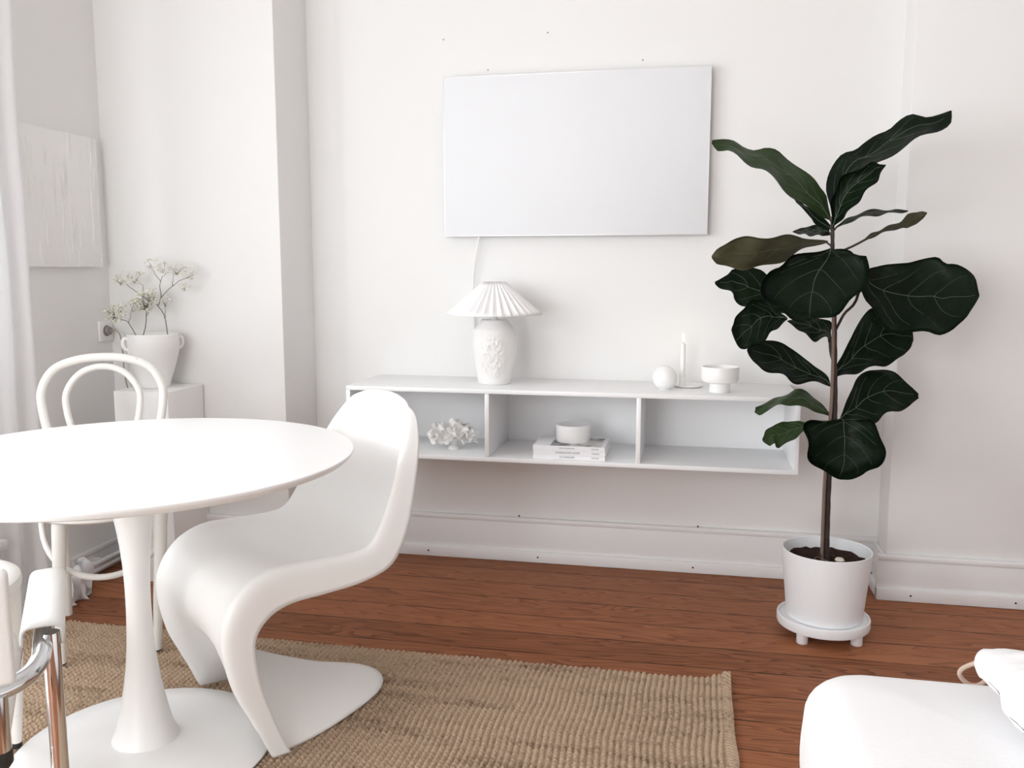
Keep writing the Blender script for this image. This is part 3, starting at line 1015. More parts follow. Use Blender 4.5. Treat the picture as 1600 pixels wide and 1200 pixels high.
# ------------------------------------------------------------------ textured canvas on the left wall
cv = thing('relief_canvas', 'square white canvas with thick vertical plaster ridges on the left wall', 'painting', (XL, -.60, 1.18))
y0, y1, H = -.24, .255, .482
random.seed(3)
ridges = []
for k in range(46):
    ridges.append((random.uniform(y0+.01, y1-.01), random.uniform(0, H*.85), random.uniform(.05, .26), random.uniform(.0016, .0034), random.uniform(.0012, .0032)))
rows = []
nz, ny = 96, 150
for i in range(nz+1):
    z = H*i/nz
    row = []
    for j in range(ny+1):
        y = y0+(y1-y0)*j/ny
        h = .0012*noise.noise((y*60, z*16, 2))+.0008*noise.noise((y*20, z*30, 7))
        for (ry, rz_, L, w, hh) in ridges:
            if rz_ < z < rz_+L:
                yy = ry+.006*noise.noise((z*14, ry*30, 0))
                h += 1.9*hh*math.exp(-((y-yy)/w)**2)*min(1, (z-rz_)/.02, (rz_+L-z)/.02)
        ed = min(y-y0, y1-y, z, H-z)
        if ed < .012:
            h += .0035*noise.noise((y*90, z*90, 4))
        row.append((.024+h, y, z))
    rows.append(row)
obj('painted_front', G().grid(rows), M['canvas'], cv, angle=180)
obj('canvas_side', G().box(0, y0+.0005, .0005, .0245, y1-.0005, H-.0005, .002), M['canvas'], cv)

# ------------------------------------------------------------------ curtain, its hem piled on the floor
cu = thing('curtain', 'long sheer white curtain hanging at the left edge by the window', 'curtain', (XL+.10, -1.06, 0))
off = cu.location
rows = []
for i in range(70):
    z = .02+2.86*(i/69)**1.15
    row = []
    for j in range(121):
        u = j/120
        fl = 1+.10*max(0, (.5-z))
        y = -.815-.46*u*fl
        amp = .015+.006*noise.noise((u*5, z*.6, 0))
        x = XL+.085+amp*sin(u*2*PI*4.5+.5*noise.noise((u*3, z*.8, 4))+.3*z)+.012*noise.noise((u*4, z*1.5, 8))
        y += .008*noise.noise((u*3, z*2, 3))
        row.append((x, y, z))
    rows.append(row)
obj('curtain_panel', G().grid(rows), M['curtain'], cu, off, angle=180)
rows = []
for i in range(26):
    v = i/25
    row = []
    for j in range(81):
        u = j/80
        cx = -1.565+.03*sin(u*2.2)
        y = -.665-.25*u
        R = .052*(1-.35*abs(u-.35))*(1+.25*sin(u*23)+.2*noise.noise((u*14, v*3, 1)))
        if u < .08:
            R *= .55+.45*u/.08
        a = -.35+v*(PI+.7)
        rr = R*(1+.22*sin(a*5+u*30)+.15*noise.noise((a*2, u*20, 6)))
        x = cx+rr*cos(a)*.85
        z = max(.004, .016+1.75*rr*sin(a))
        yy = y+.03*noise.noise((a*1.2, u*9, 2))+(.035*sin(a*3) if u < .1 else 0)
        row.append((x, yy, z))
    rows.append(row)
o = obj('hem', G().grid(rows), M['curtain'], cu, off, angle=180)

# ------------------------------------------------------------------ sofa corner with pillow, lower right
so = thing('sofa', 'white upholstered sofa seat with a rounded corner at the lower right', 'sofa', (1.75, -2.5, 0))
off = so.location
def cushion(x0, x1, y0, y1, z0, z1, rc, n=96, puff=.012):
    rows = []
    cx, cy, hx, hy = (x0+x1)/2, (y0+y1)/2, (x1-x0)/2, (y1-y0)/2
    def ring(ins, z):
        r = max(.01, rc-ins*.6)
        row = []
        for i in range(n):
            k = i//(n//4)
            t = (i % (n//4))/(n//4-1)*PI/2+k*PI/2
            sx = 1 if k in (0, 3) else -1
            sy = 1 if k in (0, 1) else -1
            row.append((cx+sx*(hx-ins-r)+r*cos(t), cy+sy*(hy-ins-r)+r*sin(t), z))
        row.append(row[0])
        return row
    prof = [(.05, z0), (.015, z0+.008), (.004, z0+.03)]
    h = z1-z0
    for i in range(1, 6):
        prof.append((.004-.006*sin(PI*i/6), z0+.03+(h-.10)*i/6))
    for i in range(9):
        a = PI/2*i/8
        prof.append((.07-.07*cos(a)+.002, z1-.07+.07*sin(a)-puff))
    prof += [(.12, z1-puff*.6), (.2, z1-puff*.25), (.3, z1)]
    for ins, z in prof:
        rows.append(ring(ins, z))
    g = G().grid(rows)
    g.add(rows[-1][:-1], [tuple(range(n))])
    g.add(rows[0][:-1], [tuple(range(n-1, -1, -1))])
    return g
obj('seat_cushion', cushion(.812, 2.75, -3.18, -1.735, .20, .458, .095), M['upholstery'], so, off, angle=50)
obj('sofa_base', G().box(.83, -3.13, .06, 2.70, -1.79, .199, .02), M['upholstery'], so, off)
for (x, y) in ((.90, -1.87), (2.62, -1.87), (.90, -3.05), (2.62, -3.05)):
    obj('leg', G().lathe([(0, 0), (.022, 0), (.026, .061), (0, .061)], 16, c=(x, y, 0)), M['black'], so, off)

pw = thing('pillow', 'white linen pillow with a beige tie loop lying on the sofa edge', 'pillow', (1.334, -1.994, .4545))
rows_t, rows_b = [], []
n = 40
for i in range(n+1):
    u = -1+2*i/n
    rt_, rb_ = [], []
    for j in range(n+1):
        v = -1+2*j/n
        e = (1-abs(u)**2.4)*(1-abs(v)**2.4)
        h = .058*max(0, e)**.55
        ck = 1-.085*(abs(u)*abs(v))**5
        x = .275*u*(1-.06*(1-v*v))*ck+.005*sin(v*8)*abs(u)**3
        y = .155*v*(1-.07*(1-u*u))*ck+.006*sin(u*13)*abs(v)**3
        wr = .006*noise.noise((u*3, v*3, 1))*(1-e)+.004*noise.noise((u*7, v*7, 3))
        lift = .012*(abs(u)*abs(v))**3+.01*max(0, -u)*max(0, v)
        rt_.append((x, y, .060+h+wr+lift))
        rb_.append((x, y, .060-min(h, .047)+wr*.3+lift))
    rows_t.append(rt_)
    rows_b.append(rb_)
g = G().grid(rows_t, flip=True).grid(rows_b)
o = obj('pillow_cover', g, M['linen'], pw, angle=180)
recalc(o)
lp_ = [(-0.169, 0.165, 0.06), (-0.182, 0.215, 0.04), (-0.203, 0.262, 0.01), (-0.22, 0.272, -0.003), (-0.233, 0.272, -0.012), (-0.237, 0.272, -0.022), (-0.229, 0.272, -0.034), (-0.214, 0.272, -0.042), (-0.197, 0.272, -0.036), (-0.186, 0.262, -0.01), (-0.174, 0.215, 0.035), (-0.154, 0.165, 0.06)]
obj('tie_loop', G().tube(spl(lp_, 40), .0042, 8), M['rope'], pw, label='beige rope loop')

# ------------------------------------------------------------------ fiddle-leaf fig
PTX, PTY = 1.043, -.522
ps = thing('plant_stand', 'round white plant saucer on small peg feet under the fig pot', 'plant stand', (PTX-.002, PTY, 0))
obj('saucer', G().lathe([(0, .034), (.134, .034), (.142, .037), (.1435, .041), (.1435, .062), (.1425, .0655), (.1395, .067), (.136, .0655), (.134, .061), (0, .061)], 96), M['pot'], ps)
for k in range(4):
    a = math.radians(-128+90*k)
    obj('foot', G().lathe([(0, 0), (.0165, 0), (.018, .002), (.018, .035), (0, .035)], 24, c=(.118*cos(a), .112*sin(a), 0)), M['pot'], ps)
fig = thing('fiddle_leaf_fig', 'tall dark green fiddle-leaf fig in a tapered white pot', 'plant', (PTX, PTY, .0615))
off = fig.location
obj('pot', G().lathe([(0, 0), (.114, 0), (.1175, .003), (.1180, .008), (.1225, .06), (.1375, .219), (.1375, .2225), (.1355, .2235), (.1325, .222), (.1290, .19), (.126, .17), (0, .168)], 96), M['pot'], fig)
g = G()
rows = []
for i in range(15):
    r = .1275*i/14
    row = []
    for j in range(49):
        a = 2*PI*j/48
        x, y = r*cos(a), r*sin(a)
        row.append((x, y, .186+.010*noise.noise((x*40, y*40, 1))+.006*noise.noise((x*110, y*110, 2))))
    rows.append(row)
obj('soil', G().grid(rows), M['soil'], fig, angle=180)
obj('pebble', G().lathe([(0, -.008), (.010, -.006), (.015, 0), (.011, .006), (0, .008)], 14, c=(.035, -.03, .197)), M['pebble'], fig)
st_ = [(1.043, PTY+.002, .235), (1.040, PTY, .36), (1.039, PTY, .508), (1.046, PTY, .65), (1.047, PTY, .74), (1.041, PTY, .87), (1.033, PTY, 1.014), (1.021, PTY, 1.172), (1.017, PTY, 1.25), (1.014, PTY, 1.33)]
stem = obj('stem', G().tube(spl(st_, 70), [.0095-.004*i/69+.0005*sin(i*1.9) for i in range(70)], 12), M['bark'], fig, off)
def twig(pts, r):
    obj('petiole', G().tube(spl(pts, 14), r, 8), M['bark'], stem, off)
twig([(1.035, -.52, .975), (1.048, -.52, 1.005), (1.062, -.525, 1.036), (1.090, -.535, 1.072), (1.102, -.555, 1.146)], .0042)
twig([(1.021, -.52, 1.215), (1.054, -.53, 1.230), (1.080, -.54, 1.243), (1.112, -.552, 1.262)], .0034)
twig([(1.037, -.52, .88), (1.028, -.515, .91), (1.025, -.505, .945)], .0040)
twig([(1.043, -.52, .26), (1.03, -.53, .268), (1.018, -.54, .262)], .0045)
twig([(1.040, -.52, .67), (1.02, -.528, .673), (.995, -.535, .672), (.985, -.54, .672)], .0030)
obj('support_stake', G().tube(spl([(1.027, -.534, .235), (1.0255, -.534, .40), (1.026, -.532, .52), (1.034, -.531, .735), (1.033, -.531, .896), (1.028, -.530, 1.054)], 40), .0055, 10), M['stake'], fig, off, label='pale brown support stake')
random.seed(2)
for k in range(7):
    a, r = random.uniform(0, 6.28), random.uniform(.02, .09)
    x, y = PTX+r*cos(a), PTY-.03+r*sin(a)*.7
    obj('root', G().tube(spl([(x, y, .247), (x+.012, y+.004, .259), (x+.026, y-.006, .256), (x+.034, y-.010, .246)], 10), .0013, 6), M['stake'], fig, off)

